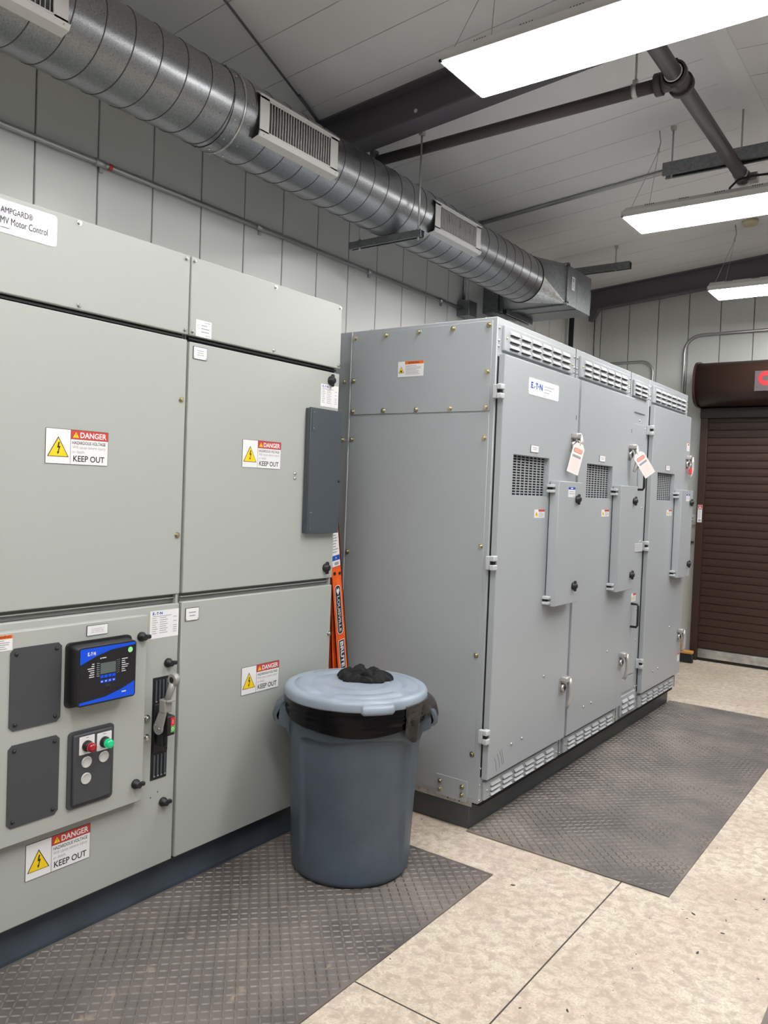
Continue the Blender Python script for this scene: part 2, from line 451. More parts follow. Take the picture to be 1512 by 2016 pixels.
# ------------------------------------------------------------------ hardware prototypes (facing +X)
def hexbolt(r, m, washer=True):
    def f():
        mb = MB()
        if washer: mb.cyl((0, 0, 0), (0.002, 0, 0), r * 1.45, m, 18)
        mb.cyl((0.002, 0, 0), (0.002 + r * 0.9, 0, 0), r, m, 6)
        mb.cyl((0.002, 0, 0), (0.002 + r * 1.05, 0, 0), r * .72, m, 12)
        return mb
    return f
def roundbolt(r, m):
    def f():
        mb = MB(); mb.lathe([(r, 0), (r * .95, r * .35), (r * .6, r * .7), (r * .2, r * .85)], m, (0, 0, 0), 12, axis='x'); return mb
    return f
def bolt(parent, x, y, z, r=0.007, m='zinc_yellow', face='x', name='bolt'):
    rot = None if face == 'x' else (0, 0, -PI / 2)
    return inst(('hex', r, m), hexbolt(r, m), name, parent, (x, y, z), rot)
def rivet(parent, x, y, z, r=0.005, m='steel', face='x', name='screw'):
    rot = None if face == 'x' else (0, 0, -PI / 2)
    return inst(('rnd', r, m), roundbolt(r, m), name, parent, (x, y, z), rot)
def knob_mesh(vert):
    def f():
        mb = MB()
        mb.lathe([(0.019, 0), (0.019, 0.008), (0.015, 0.012), (0.013, 0.022), (0.009, 0.024)], 'black', (0, 0, 0), 20, axis='x')
        if vert:
            mb.box((0.006, -0.006, -0.027), (0.020, 0.006, 0.027), 'black', 0.004)
            mb.box((0.004, -0.010, -0.020), (0.016, 0.010, 0.020), 'black', 0.004)
        else:
            mb.box((0.010, -0.013, -0.008), (0.028, 0.030, 0.008), 'black', 0.004)
            mb.cyl((0.0, 0, 0), (0.03, 0, 0), 0.012, 'black', 14)
        return mb
    return f
def knob(parent, x, y, z, vert=False, s=1.0):
    o = inst(('knob', vert), knob_mesh(vert), 'latch_knob', parent, (x, y, z)); o.scale = (s, s, s); return o

# ------------------------------------------------------------------ room shell
WX, FY_, RX, NY = -3.22, 8.05, 1.25, -3.2
CZ0, SL, RIDGE = 3.63, 0.0833, -1.12
def cz(x): return CZ0 + SL * (x + 3.23) if x < RIDGE else CZ0 + SL * (RIDGE + 3.23) - SL * (x - RIDGE)

mb = MB(); mb.box((WX - .1, NY - .1, -0.1), (RX + .1, FY_ + .1, 0), 'concrete')
for a, b in (((-1.0305, NY, 0), (-1.0255, FY_, 0.0006)), ((WX, 1.9325, 0), (RX, 1.9375, 0.0006))):
    mb.box(a, b, 'sealant')
struct('floor', mb)
# left wall: vertical liner panels with narrow joints
mb = MB(); mb.box((WX - .1, NY, 0), (WX - 0.012, FY_, 3.7), 'seam_dark')
y = 1.85 - 0.3 * 17
while y < FY_:
    y1 = min(y + 0.3, FY_)
    if y1 > NY: mb.box((WX - 0.03, max(y, NY) + 0.003, 0), (WX, y1 - 0.003, 3.68), 'wall_paint', 0.003, 1)
    y += 0.3
struct('wall_left', mb)
mb = MB(); mb.box((WX - .1, FY_ + 0.012, 0), (RX + .1, FY_ + 0.1, 4.0), 'seam_dark')
x = -3.15
xs = [WX] + [x + i * 0.2955 for i in range(16)]
xs = [v for v in xs if v < RX] + [RX]
for a, b in zip(xs[:-1], xs[1:]):
    if b - a > 0.01: mb.box((a + 0.003, FY_, 0), (b - 0.003, FY_ + 0.03, 3.98), 'wall_paint', 0.003, 1)
struct('wall_far', mb)
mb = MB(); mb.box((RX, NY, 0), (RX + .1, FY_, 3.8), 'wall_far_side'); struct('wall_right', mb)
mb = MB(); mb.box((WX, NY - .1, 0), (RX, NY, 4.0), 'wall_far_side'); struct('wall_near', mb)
# roof liner: panels run up the slope, joints every 0.303 m
mb = MB()
def cbox(x0, x1, y0, y1, m, lo, hi):
    a = [Vector((x0, y0, cz(x0) + lo)), Vector((x1, y0, cz(x1 - 1e-6) + lo)), Vector((x1, y0, cz(x1 - 1e-6) + hi)), Vector((x0, y0, cz(x0) + hi))]
    mb.prism(a, m, (0, y1 - y0, 0))
cbox(WX - .1, RIDGE, NY, FY_ + .1, 'seam_dark', 0.012, 0.1)
cbox(RIDGE + 1e-5, RX + .1, NY, FY_ + .1, 'seam_dark', 0.012, 0.1)
y = 2.788 - 0.3035 * 20
while y < FY_:
    a = max(NY, y) + 0.0025; b = min(y + 0.3035, FY_) - 0.0025
    if b > a:
        cbox(WX - .02, RIDGE, a, b, 'ceil_paint', 0, 0.02)
        cbox(RIDGE + 1e-5, RX, a, b, 'ceil_paint', 0, 0.02)
    y += 0.3035
# ridge flashing
cbox(-1.20, RIDGE, NY, FY_, 'ceil_paint', -0.004, 0.0); cbox(RIDGE + 1e-5, -1.04, NY, FY_, 'ceil_paint', -0.004, 0.0)
struct('ceiling', mb)
mb = MB()
mb.prism([(WX, FY_ - .12, cz(WX) - .0), (RIDGE, FY_ - .12, cz(RIDGE)), (RIDGE, FY_ - .12, cz(RIDGE) - .035), (WX, FY_ - .12, cz(WX) - .035)], 'ceil_paint', (0, .12, 0))
struct('trim_1', mb)

# ------------------------------------------------------------------ roof frame
def rafter(yc, w, label, half=False):
    root = thing('steel_rafter', label, 'roof beam', (WX, yc, cz(WX)), 'dark steel roof rafters')
    def bar(y0, y1, dlo, dhi, name):
        mb = MB()
        a = [Vector((WX, y0, cz(WX) - dlo)), Vector((RIDGE, y0, cz(RIDGE) - dlo)), Vector((RIDGE, y0, cz(RIDGE) - dhi)), Vector((WX, y0, cz(WX) - dhi))]
        mb.prism(a, 'rafter_paint', (0, y1 - y0, 0))
        a = [Vector((RX, y0, cz(RX) - dlo)), Vector((RIDGE, y0, cz(RIDGE) - dlo)), Vector((RIDGE, y0, cz(RIDGE) - dhi)), Vector((RX, y0, cz(RX) - dhi))]
        mb.prism(a, 'rafter_paint', (0, y1 - y0, 0))
        return part(name, mb, root)
    bar(yc - .005, yc + .005, 0.0, 0.20, 'web')
    bar(yc - w, yc + (0.02 if half else w), 0.195, 0.207, 'bottom_flange')
    bar(yc - w, yc + (0.02 if half else w), 0.0, 0.012, 'top_flange')
    mb = MB()
    mb.prism([(WX, yc - .05, cz(WX) - .2), (WX + .10, yc - .05, cz(WX) - .2), (WX + .03, yc - .05, cz(WX) - .31), (WX, yc - .05, cz(WX) - .31)], 'rafter_paint', (0, .07, 0))
    part('knee_bracket', mb, root)
    return root
r1 = rafter(3.60, 0.072, 'dark steel roof rafter crossing above the round duct, with a white spot on its web')
mb = MB(); mb.lathe([(0.011, 0), (0.011, -0.002)], 'label_white', (-2.50, 3.594, 3.565), 14, axis='y'); part('white_spot', mb, r1)
rafter(7.93, 0.06, 'dark steel end rafter running along the top of the far wall', True)
mb = MB(); mb.tube([(-2.66, 2.18, cz(-2.66) - .03), (-2.762, 2.476, cz(-2.762) - .02), (-3.13, 3.53, cz(-3.13) - .02)], 0.006, 'rafter_paint', 8)
mb.tube([(-3.02, 3.23, cz(-3.02) - .02), (-3.13, 3.53, cz(-3.13) - .02)], 0.009, 'rafter_paint', 8)
o = mb.build('brace_rod'); tag(o, 'thin dark diagonal bracing rod under the ceiling left of the near rafter', 'brace rod')

# ------------------------------------------------------------------ light fixtures
def light_fixture(yc, label, w=0.32):
    x0, x1, z = -1.765, 0.80, 3.22
    r = thing('ceiling_light', label, 'ceiling light', (x0, yc, z), 'suspended flat light fixtures')
    mb = MB()
    prof = [(-w / 2, z + .001), (-w / 2, z + .028), (-w / 2 + .02, z + .035), (-.10, z + .075), (.10, z + .075), (w / 2 - .02, z + .035), (w / 2, z + .028), (w / 2, z + .001)]
    mb.prism([(x0, yc + a, b) for a, b in prof], 'white_metal', (x1 - x0, 0, 0))
    for i in range(12):
        for s in (-1, 1):
            for j in range(5):
                xx = x0 + .12 + i * .2 + j * .012
                mb.prism([(xx, yc + s * .133, z + .0415), (xx, yc + s * .112, z + .0712), (xx, yc + s * .112, z + .0722), (xx, yc + s * .133, z + .0425)], 'gap', (.005, 0, 0))
    part('housing', mb, r)
    mb = MB(); mb.box((x0 + .010, yc - w / 2 + .010, z - .012), (x1 - .010, yc + w / 2 - .010, z + .001), 'lens', 0.004); part('lens', mb, r)
    mb = MB()
    for a, b in (((x0, -w / 2), (x0 + .012, w / 2)), ((x1 - .012, -w / 2), (x1, w / 2)), ((x0, -w / 2), (x1, -w / 2 + .012)), ((x0, w / 2 - .012), (x1, w / 2))):
        mb.box((a[0], yc + a[1], z - .006), (b[0], yc + b[1], z + .002), 'white_metal')
    part('bezel', mb, r)
    for xe, xh in ((x0 + .04, x0 + .15), (x1 - .04, x1 - .15)):
        mb = MB(); h = (xh, yc, cz(xh) - .12); t = (xh, yc, cz(xh))
        for s in (-1, 1): mb.tube([(xe, yc + s * (w / 2 - .03), z + .03), h], 0.0016, 'cast_metal', 5)
        mb.tube([h, (xh + .01, yc, h[2] + .05), t], 0.004, 'cast_metal', 6)
        mb.cyl((xh, yc, h[2] - .012), (xh, yc, h[2] + .012), 0.007, 'cast_metal', 8)
        part('hanger_cable', mb, r)
    return r
light_fixture(2.857, 'nearest and largest glowing ceiling light, cut off by the top right edge', 0.35)
L2 = light_fixture(4.933, 'middle glowing ceiling light, hanging below the end of the black pipe', 0.36)
light_fixture(6.924, 'farthest glowing ceiling light, in front of the end rafter', 0.36)
light_fixture(-1.2, 'unseen ceiling light added at the near end of the room to brighten the cabinet side', 0.35)  # out of view, added to lift the switchgear side panel
light_fixture(0.82, 'unseen ceiling light added behind the viewer over the near mat to brighten the cabinets', 0.35)  # out of view, added in line with the row to light the near cabinets
mb = MB()
c = [(-1.20, 4.93, 3.29), (-1.19, 4.93, 3.34), (-1.15, 4.93, 3.375), (-1.08, 4.93, 3.386), (-.95, 4.94, 3.38), (-.76, 4.95, 3.35), (-.40, 5.0, 3.40), (-.2, 5.05, 3.46)]
mb.tube(c, 0.007, 'black', 8); mb.cyl((-1.20, 4.93, 3.285), (-1.20, 4.93, 3.315), 0.016, 'cast_metal', 12)
o = mb.build('power_cord'); tag(o, 'black power cord arching over the middle ceiling light', 'power cord')

# ------------------------------------------------------------------ sprinkler pipe
r = thing('fire_sprinkler_pipe', 'black iron sprinkler pipe with a tee, hung under the ceiling', 'pipe', (-1.15, 3.73, 3.43))
mb = MB(); mb.cyl((-3.15, 3.73, 3.415), (-1.19, 3.73, 3.43), 0.030, 'pipe_black', 20); part('branch_pipe', mb, r)
mb = MB(); mb.cyl((-1.15, -2.6, 3.432), (-1.15, 5.06, 3.432), 0.0365, 'pipe_black', 20); part('main_pipe', mb, r)
mb = MB()
mb.cyl((-1.15, 3.66, 3.432), (-1.15, 3.80, 3.432), 0.048, 'pipe_black', 20)
mb.cyl((-1.15, 3.73, 3.432), (-1.235, 3.73, 3.43), 0.042, 'pipe_black', 18)
mb.cyl((-1.15, 3.66, 3.432), (-1.15, 3.69, 3.432), 0.058, 'pipe_black', 20); mb.cyl((-1.15, 3.77, 3.432), (-1.15, 3.80, 3.432), 0.058, 'pipe_black', 20)
mb.box((-1.165, 3.665, 3.365), (-1.135, 3.70, 3.50), 'pipe_black', .006)
mb.cyl((-1.218, 3.73, 3.43), (-1.25, 3.73, 3.43), 0.050, 'pipe_black', 18)
part('tee_fitting', mb, r)
mb = MB(); mb.cyl((-1.15, 3.656, 3.432), (-1.15, 3.661, 3.432), 0.0415, 'label_white', 20); part('gasket', mb, r, 'white gasket edge')
mb = MB(); mb.cyl((-1.15, 5.05, 3.432), (-1.15, 5.09, 3.432), 0.046, 'cast_metal', 18); mb.box((-1.13, 5.04, 3.40), (-1.07, 5.10, 3.45), 'cast_metal', .004); part('end_cap', mb, r)
def pipe_hanger(x, y, z, rp, label, top=None, clamp=False):
    h = thing('pipe_hanger', label, 'pipe hanger', (x, y, z), 'rod hangers for the black pipe')
    mb = MB(); top = top or cz(x)
    mb.cyl((x, y, z + rp + .01), (x, y, top), 0.0055, 'cast_metal', 8); part('rod', mb, h)
    mb = MB()
    ax = 'x' if abs(y - 3.73) < .02 else 'y'
    ring = [(rp + .001, -.012), (rp + .004, -.012), (rp + .004, .012), (rp + .001, .012)]
    mb.lathe(ring, 'galv_bright', (x, y, z), 20, axis=ax, closed_ends=False)
    mb.box((x - .012, y - .012, z + rp), (x + .012, y + .012, z + rp + .02), 'galv_bright', .003)
    part('ring', mb, h)
    if clamp:
        mb = MB(); mb.box((x - .012, y - .05, top - .03), (x + .012, y + .008, top + .012), 'rafter_paint', .003); part('beam_clamp', mb, h)
pipe_hanger(-1.345, 3.73, 3.43, .030, 'pipe hanger with a bright ring just left of the pipe tee')
pipe_hanger(-2.86, 3.73, 3.42, .030, 'pipe hanger clamped to the rafter where the pipe passes behind the duct', cz(-2.86) - .2, True)
pipe_hanger(-1.15, 4.98, 3.432, .0365, 'pipe hanger at the capped end of the pipe above the middle light')

# ------------------------------------------------------------------ strut channels
def strut(a, b, size, label, rods=(), name='strut_channel', rod_tops=None):
    A, B = Vector(a), Vector(b); r = thing(name, label, 'strut channel', a, 'galvanised strut supports')
    s = size / 2; t = .0035; mb = MB()
    d = (B - A)
    if abs(d.x) > abs(d.y): lat = Vector((0, 1, 0))
    else: lat = Vector((1, 0, 0))
    up = Vector((0, 0, 1))
    pr = [(-s, -s), (-s, s), (s, s), (s, -s), (s * .5, -s), (s * .5, -s + t), (s - t, -s + t), (s - t, s - t), (-s + t, s - t), (-s + t, -s + t), (-s * .5, -s + t), (-s * .5, -s)]
    mb.prism([A + lat * p + up * q for p, q in pr], 'galv', d); part('channel', mb, r)
    for i, (x, y) in enumerate(rods):
        mb = MB(); top = rod_tops[i] if rod_tops else cz(x)
        mb.cyl((x, y, A.z - s - .01), (x, y, top), 0.0055, 'cast_metal', 8)
        mb.cyl((x, y, A.z + s), (x, y, A.z + s + .01), 0.011, 'steel', 6)
        mb.box((x - .014, y - .014, top - .025), (x + .014, y + .014, top), 'cast_metal', .003)
        part('rod', mb, r)
    return r
rt = cz(-2.51) - .195
strut((-2.99, 3.685, 2.932), (-2.485, 3.685, 2.932), .040, 'short strut hung across the underside of the round duct', [(-2.925, 3.685), (-2.515, 3.685)], rod_tops=[cz(-2.9) - .195, rt])
strut((-1.575, 4.93, 3.51), (0.35, 4.93, 3.51), .075, 'wide grey strut hanging under the ceiling above the middle light', [(-1.53, 4.93), (-.9, 4.93), (.2, 4.93)])
strut((-3.05, 6.75, 3.505), (-2.405, 6.75, 3.505), .058, 'grey strut sticking out to the right above the square end box', [(-2.535, 6.75)])
strut((-2.945, 5.54, 2.922), (-2.945, 5.99, 2.922), .042, 'strut lying lengthwise under the square end box near the cabinet top')

# ------------------------------------------------------------------ duct
DX, DR = -2.725, 0.1733
def dz(y): return 3.151 - (y - 1.5) * 0.0112
DUCT = thing('round_air_duct', 'galvanised spiral air duct running the length of the left wall', 'air duct', (DX, 1.5, dz(1.5)))
def duct_seg(y0, y1, name):
    mb = MB(); seg = 72
    C0, C1 = Vector((DX, y0, dz(y0))), Vector((DX, y1, dz(y1)))
    mb.tube([C0, C1], DR, 'galv_duct', seg, caps=False)
    pts = []; n = int((y1 - y0) / .123 * 40)
    for i in range(n + 1):
        y = y0 + (y1 - y0) * i / n; th = (y / .123) * 2 * PI
        pts.append((DX + math.cos(th) * (DR + .0005), y, dz(y) + math.sin(th) * (DR + .0005)))
    mb.tube(pts, 0.0024, 'pipe_black', 5)
    return part(name, mb, DUCT)
duct_seg(-2.9, 2.36, 'spiral_pipe'); duct_seg(2.36, 5.37, 'spiral_pipe')
mb = MB(); mb.tube([(DX, 2.34, dz(2.34)), (DX, 2.46, dz(2.46))], DR + .003, 'galv_duct', 72, caps=False)
mb.tube([(DX, 2.395, dz(2.4)), (DX, 2.405, dz(2.4))], DR + .007, 'galv_bright', 72)
for i in range(12):
    th = i / 12 * 2 * PI
    for yy in (2.36, 2.44): mb.cyl((DX + math.cos(th) * (DR + .003), yy, dz(yy) + math.sin(th) * (DR + .003)), (DX + math.cos(th) * (DR + .008), yy, dz(yy) + math.sin(th) * (DR + .008)), .004, 'steel', 6)
part('joint_collar', mb, DUCT)
mb = MB(); mb.tube([(DX, 5.365, dz(5.37)), (DX, 5.377, dz(5.37))], DR + .003, 'gap', 60); part('sealant_ring', mb, DUCT, 'dark sealant ring')
def register(y0, ztop, zbot):
    W = .528; y1 = y0 + W; xf = -2.541; h = ztop - zbot
    mb = MB(); e = .030; zc = (ztop + zbot) / 2
    # face frame
    for a, b in (((y0, zbot + .022), (y0 + .055, ztop - .018)), ((y1 - .055, zbot + .022), (y1, ztop - .018)), ((y0, ztop - .03), (y1, ztop - .018)), ((y0, zbot + .022), (y1, zbot + .034))):
        mb.box((xf - .006, a[0], a[1]), (xf, b[0], b[1]), 'white_metal', .0015, 1)
    # bent lips
    mb.prism([(xf, y0 - .004, ztop - .02), (xf + .006, y0 - .004, ztop - .014), (xf - .012, y0 - .004, ztop), (xf - .035, y0 - .004, ztop + .004), (xf - .035, y0 - .004, ztop), (xf - .014, y0 - .004, ztop - .006)], 'white_metal', (0, W + .008, 0))
    mb.prism([(xf, y0 - .004, zbot + .026), (xf + .008, y0 - .004, zbot + .020), (xf - .002, y0 - .004, zbot + .002), (xf - .045, y0 - .004, zbot - .008), (xf - .045, y0 - .004, zbot - .004), (xf - .006, y0 - .004, zbot + .006)], 'white_metal', (0, W + .008, 0))
    for yy in (y0 + .02, y1 - .02):
        mb.cyl((xf + .002, yy, zbot + .014), (xf + .0045, yy, zbot + .012), .004, 'cast_metal', 8); mb.cyl((xf - .01, yy, ztop - .006), (xf - .006, yy, ztop - .001), .004, 'cast_metal', 8)
    fr = part('register', mb, DUCT, 'white supply register')
    mb = MB(); mb.box((xf - .10, y0 + .012, zbot + .012), (xf - .034, y1 - .012, ztop - .012), 'gap')
    mb.prism([(xf - .006, y0 + .004, zbot + .022), (xf - .006, y0 + .004, ztop - .018), (xf - .06, y0 + .004, ztop - .004), (xf - .06, y0 + .004, zbot - .0)], 'gap', (0, .004, 0)); part('neck', mb, fr)
    mb = MB(); n = 24
    for i in range(n):
        yy = y0 + .062 + (W - .124) * i / (n - 1)
        M = Matrix.Translation((xf - .012, yy, zc + .002)) @ Matrix.Rotation(math.radians(-28), 4, 'Z')
        mb.box((-.011, -.0011, -(h / 2 - .030)), (.011, .0011, h / 2 - .030), 'white_metal', M=M)
    part('blades', mb, fr)
    mb = MB()
    for i in range(9):
        zz = zbot + .04 + (h - .07) * i / 8
        mb.box((xf - .033, y0 + .055, zz - .001), (xf - .026, y1 - .055, zz + .001), 'cast_metal')
    part('rear_blades', mb, fr)
register(1.04, 3.228, 3.033); register(2.480, 3.219, 3.023); register(3.896, 3.199, 3.011)
# square-to-round transition
bx0, bx1, bz0, bz1, by0, by1 = -2.987, -2.473, 2.945, 3.238, 5.616, 6.075
mb = MB(); n = 48; ring = []
for i in range(n): th = 2 * PI * i / n + PI / 4; ring.append(Vector((DX + DR * math.cos(th), 5.375, dz(5.37) + DR * math.sin(th))))
cor = [Vector((bx1, by0, bz1)), Vector((bx0, by0, bz1)), Vector((bx0, by0, bz0)), Vector((bx1, by0, bz0))]
for q in range(4):
    st = q * 12 - 6
    for j in range(12):
        a = ring[(st + j) % n]; b = ring[(st + j + 1) % n]; mb.face([a, b, cor[q]], 'galv_bright' if q == 3 else 'galv')  # one corner in brighter metal, its lit look put into the colour
    mb.face([ring[(st + 12) % n], cor[(q + 1) % 4], cor[q]], 'galv')
part('transition', mb, DUCT)
mb = MB(); e = .034
for (a, b) in (((bx0 - .012, bz0 - .012), (bx1 + .012, bz0 + e - .01)), ((bx0 - .012, bz1 - e + .01), (bx1 + .012, bz1 + .012)), ((bx0 - .012, bz0), (bx0 + e - .01, bz1)), ((bx1 - e + .01, bz0), (bx1 + .012, bz1))):
    mb.box((a[0], by0 - .016, a[1]), (b[0], by0 + .016, b[1]), 'galv', .004)
for x_ in (bx0 + .005, bx1 - .005):
    for z_ in (bz0 + .005, bz1 - .005): mb.cyl((x_, by0 - .03, z_), (x_, by0 - .015, z_), .009, 'steel', 6)
part('flange', mb, DUCT)
PL = thing('plenum_box', 'square galvanised duct box with a small white label at the duct end', 'duct box', (bx0, by0, bz0))
mb = MB(); mb.box((bx0, by0 + .017, bz0), (bx1, by1, bz1), 'galv', .003)
for yy in (5.8,): mb.box((bx0 - .001, yy - .004, bz0 - .004), (bx1 + .001, yy + .004, bz1 + .001), 'galv')
part('box_body', mb, PL)
mb = MB(); mb.box((WX, 5.68, bz0 + .015), (bx0 - .0, 5.98, bz1 - .05), 'galv', .003); mb.box((-3.10, 5.66, bz0), (-3.07, 6.0, bz1 - .03), 'galv', .003); part('wall_branch', mb, PL)
mb = MB(); f = FX(bx1 + .0005, 5.70, 3.07); f.slab(mb, .055, .10, .001, 'label_white'); f.rect(mb, .012, .06, .04, .09, 'ink_grey', .0014); f.lines(mb, .008, .01, .045, .055, 5, 'ink_grey', .0014); part('label', mb, PL, 'small white label')

# ------------------------------------------------------------------ wall conduits and boxes
r = thing('wall_conduit', 'long thin metal conduit running along the left wall below the duct', 'conduit', (WX + .02, 1.5, 2.93))
mb = MB(); mb.cyl((WX + .02, -3.0, 2.925), (WX + .02, 5.28, 2.925), 0.0135, 'conduit', 12); part('tube', mb, r)
for yy in (2.12, 3.12, 4.12, 5.0, 1.1):
    mb = MB(); mb.cyl((WX + .02, yy, 2.925), (WX + .02, yy + .05, 2.925), 0.0165, 'conduit', 12); mb.box((WX, yy + .03, 2.89), (WX + .012, yy + .05, 2.93), 'conduit', .002); part('strap', mb, r)
mb = MB(); mb.cyl((WX + .02, 2.185, 2.925), (WX + .02, 2.205, 2.925), 0.0142, 'danger_red', 12); part('tape', mb, r, 'dark red tape')
r = thing('junction_box', 'grey metal junction box high on the left wall at the conduit end', 'junction box', (WX, 5.28, 2.85))
mb = MB(); mb.box((WX, 5.28, 2.86), (WX + .11, 5.40, 2.975), 'galv', .003); part('box_body', mb, r)
mb = MB(); mb.cyl((WX + .03, 5.33, 2.975), (WX + .03, 5.33, 3.60), .012, 'galv', 12); mb.cyl((WX + .03, 5.33, 2.97), (WX + .03, 5.33, 2.99), .019, 'cast_metal', 12); part('riser', mb, r)
mb = MB(); mb.cyl((WX + .06, 7.32, .0), (WX + .06, 7.32, 3.55), .024, 'black', 14)
o = mb.build('drain_pipe'); tag(o, 'black vertical pipe behind the cabinets near the far corner', 'pipe')
mb = MB(); yy = 5.50
mb.tube([(x_, yy, cz(x_) - .016) for x_ in (-3.2, -2.6, -1.9, -1.62)], .013, 'conduit', 10)
mb.tube([(-3.2, yy + .035, cz(-3.2) - .01), (-1.62, yy + .035, cz(-1.62) - .01)], .008, 'conduit', 8)
o = mb.build('ceiling_conduit'); tag(o, 'thin conduit fixed across the ceiling beside the third duct register', 'conduit')
def arch(pts, r_, label):
    mb = MB(); mb.tube(pts, r_, 'conduit', 12); mb.box((pts[0][0] - .03, pts[0][1] - .004, .95), (pts[0][0] + .03, pts[0][1] + .016, .98), 'conduit', .002)
    o = mb.build('bent_conduit'); tag(o, label, 'conduit', 'bent conduits on the far wall'); return o
def bend(x0, x1, zt, R, y, down_left=True, zb=0.9):
    c = []
    if down_left:
        c = [(x0, y, zb), (x0, y, zt - R)] + [(x0 + R - R * math.cos(t), y, zt - R + R * math.sin(t)) for t in [PI / 2 * i / 8 for i in range(1, 9)]] + [(x1, y, zt)]
    else:
        c = [(x1, y, zb), (x1, y, zt - R)] + [(x1 - R + R * math.cos(t), y, zt - R + R * math.sin(t)) for t in [PI / 2 * i / 8 for i in range(1, 9)]] + [(x0, y, zt)]
    return c
arch(bend(-2.285, 1.0, 3.115, .16, FY_ - .016), .0155, 'bent conduit arching over the roll-up door hood')
arch(bend(-3.12, -2.585, 2.895, .12, FY_ - .016, False), .0125, 'small bent conduit just above the far cabinet top')
r = thing('smoke_detector', 'cream round detector on the ceiling under the middle light', 'detector', (-1.50, 6.9, cz(-1.5)))
mb = MB(); mb.lathe([(.06, 0), (.06, -.02), (.05, -.035), (.02, -.04)], 'beige_plastic', (-1.50, 6.9, cz(-1.5)), 28); part('cover', mb, r)

# ------------------------------------------------------------------ left cabinets (motor control)
XD, XBODY = -2.28, -2.306
P = 'paint_ansi'
def mcc_body(root, y0, y1, end_side):
    mb = MB(); d = .004
    mb.box((WX + .06, y0 + d, .14), (XBODY, y1 - d, 2.31), P)
    part('cabinet_body', mb, root)
    mb = MB()  # slot under the top panel with rolled edges, its shade put in as black
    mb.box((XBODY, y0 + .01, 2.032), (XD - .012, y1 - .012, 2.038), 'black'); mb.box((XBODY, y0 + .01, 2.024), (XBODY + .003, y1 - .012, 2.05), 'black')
    part('slot_shade', mb, root)
    mb = MB()
    mb.box((XBODY, y0 + .012, 1.080), (XBODY + .004, y1 - .012, 1.112), 'paint_ansi_shaded')  # darker copy of the cabinet paint stands for shade between the doors
    mb.box((XBODY, y0 + .012, 1.096), (XD - .014, y1 - .016, 1.100), P)
    mb.box((XBODY, y1 - .02, 1.078), (XD - .004, y1 - .012, 1.114), P)
    part('middle_rail', mb, root)
def slab_door(root, name, y0, y1, z0, z1, x=XD, t=.024, m=P):
    mb = MB(); mb.box((x - t, y0, z0), (x, y1, z1), m, .0035, 2); return part(name, mb, root)
ya, yb, yc = 1.0, 1.908, 2.765
GRP = 'grey motor control cabinets on the left'
A = thing('motor_control_cabinet', 'left motor control cabinet with the blue-edged relay, indicator lamps and switch lever', 'electrical cabinet', (XD, ya, 0), GRP)
mcc_body(A, ya, yb, False)
tp = slab_door(A, 'top_panel', ya + .003, yb - .005, 2.044, 2.325, XD + .002, .02)
for yy, zz in ((1.46, 2.312), (1.886, 2.310), (1.888, 2.058), (1.466, 2.058)): bolt(tp, XD + .002, yy, zz, .0055, 'steel')
mb = MB(); f = FX(XD + .0022, 0.80 + .28, 2.215); f.slab(mb, .305, .095, .001, 'label_silver', .012)
f.text(mb, 'AMPGARD\u00ae', .128, .058, .098, .018, 'ink', .0018); f.text(mb, 'MV Motor Control', .128, .027, .146, .020, 'ink', .0018); f.rect(mb, .128, .015, .155, .0165, 'ink', .0014)
part('brand_plate', mb, tp, 'silver nameplate reading AMPGARD MV Motor Control')
ud = slab_door(A, 'upper_door', ya + .003, yb - .006, 1.112, 2.026)
danger_sign(FX(XD + .0002, 1.3655, 1.558), .221, .110, ud, None)
for zz in (1.81, 1.325): bolt(ud, XD, 1.882, zz, .0075, 'zinc_yellow')
ld = slab_door(A, 'lower_door', ya + .003, yb - .006, .140, 1.078)
sd = slab_door(A, 'control_panel', ya + .01, 1.742, .412, 1.056, -2.25, .029)
for yy, zz in ((1.717, .984), (1.71, .478)): knob(sd, -2.25, yy, zz, False, .86)
for yy, zz in ((1.858, .868), (1.853, .366)): knob(ld, XD, yy, zz, False, .86)
for zz in (.684, .616): bolt(ld, XD, 1.773, zz, .009, 'steel')
danger_sign(FX(XD + .0002, 1.335, .268), .225, .115, ld, None)
data_label(FX(XD + .0002, 1.775, .962), .125, .098, ld)
mb = MB()
for yy, zz in ((1.80, .395), (1.83, .408)): mb.cyl((XD - .001, yy, zz), (XD + .0005, yy, zz), .0025, 'gap', 8)
part('small_hole', mb, ld)
nameplate(FX(-2.2498, 1.506, 1.012), .077, .033, sd, 3, texts=['CM001', 'PMP BREAKER', 'FEED CONTACTOR'])
mb = MB(); f = FX(-2.2498, 1.165, 1.003); f.slab(mb, .095, .046, .0008, 'label_white'); f.rect(mb, 0, .035, .095, .046, 'warn_orange', H1)
f.text(mb, 'WARNING', .032, .0375, .058, .0065, 'ink', H2, .01); f.lines(mb, .03, .003, .09, .033, 5, 'ink_grey', H1, .35); part('warning_label', mb, sd)
for zt, zb in ((1.006, .759), (.716, .466)):
    mb = MB(); f = FX(-2.2499, 1.254, zb)
    c_ = .012; w, h = .166, zt - zb
    mb.prism([f.p(a, b) for a, b in ((c_, 0), (w - c_, 0), (w, c_), (w, h - c_), (w - c_, h), (c_, h), (0, h - c_), (0, c_))], 'charcoal', f.n * .003)
    cp = part('blanking_plate', mb, A, 'charcoal blanking plate')
    for a in (.018, w - .018):
        for b in (.018, h - .018): rivet(cp, -2.2468, 1.254 + a, zb + b, .006, 'black')
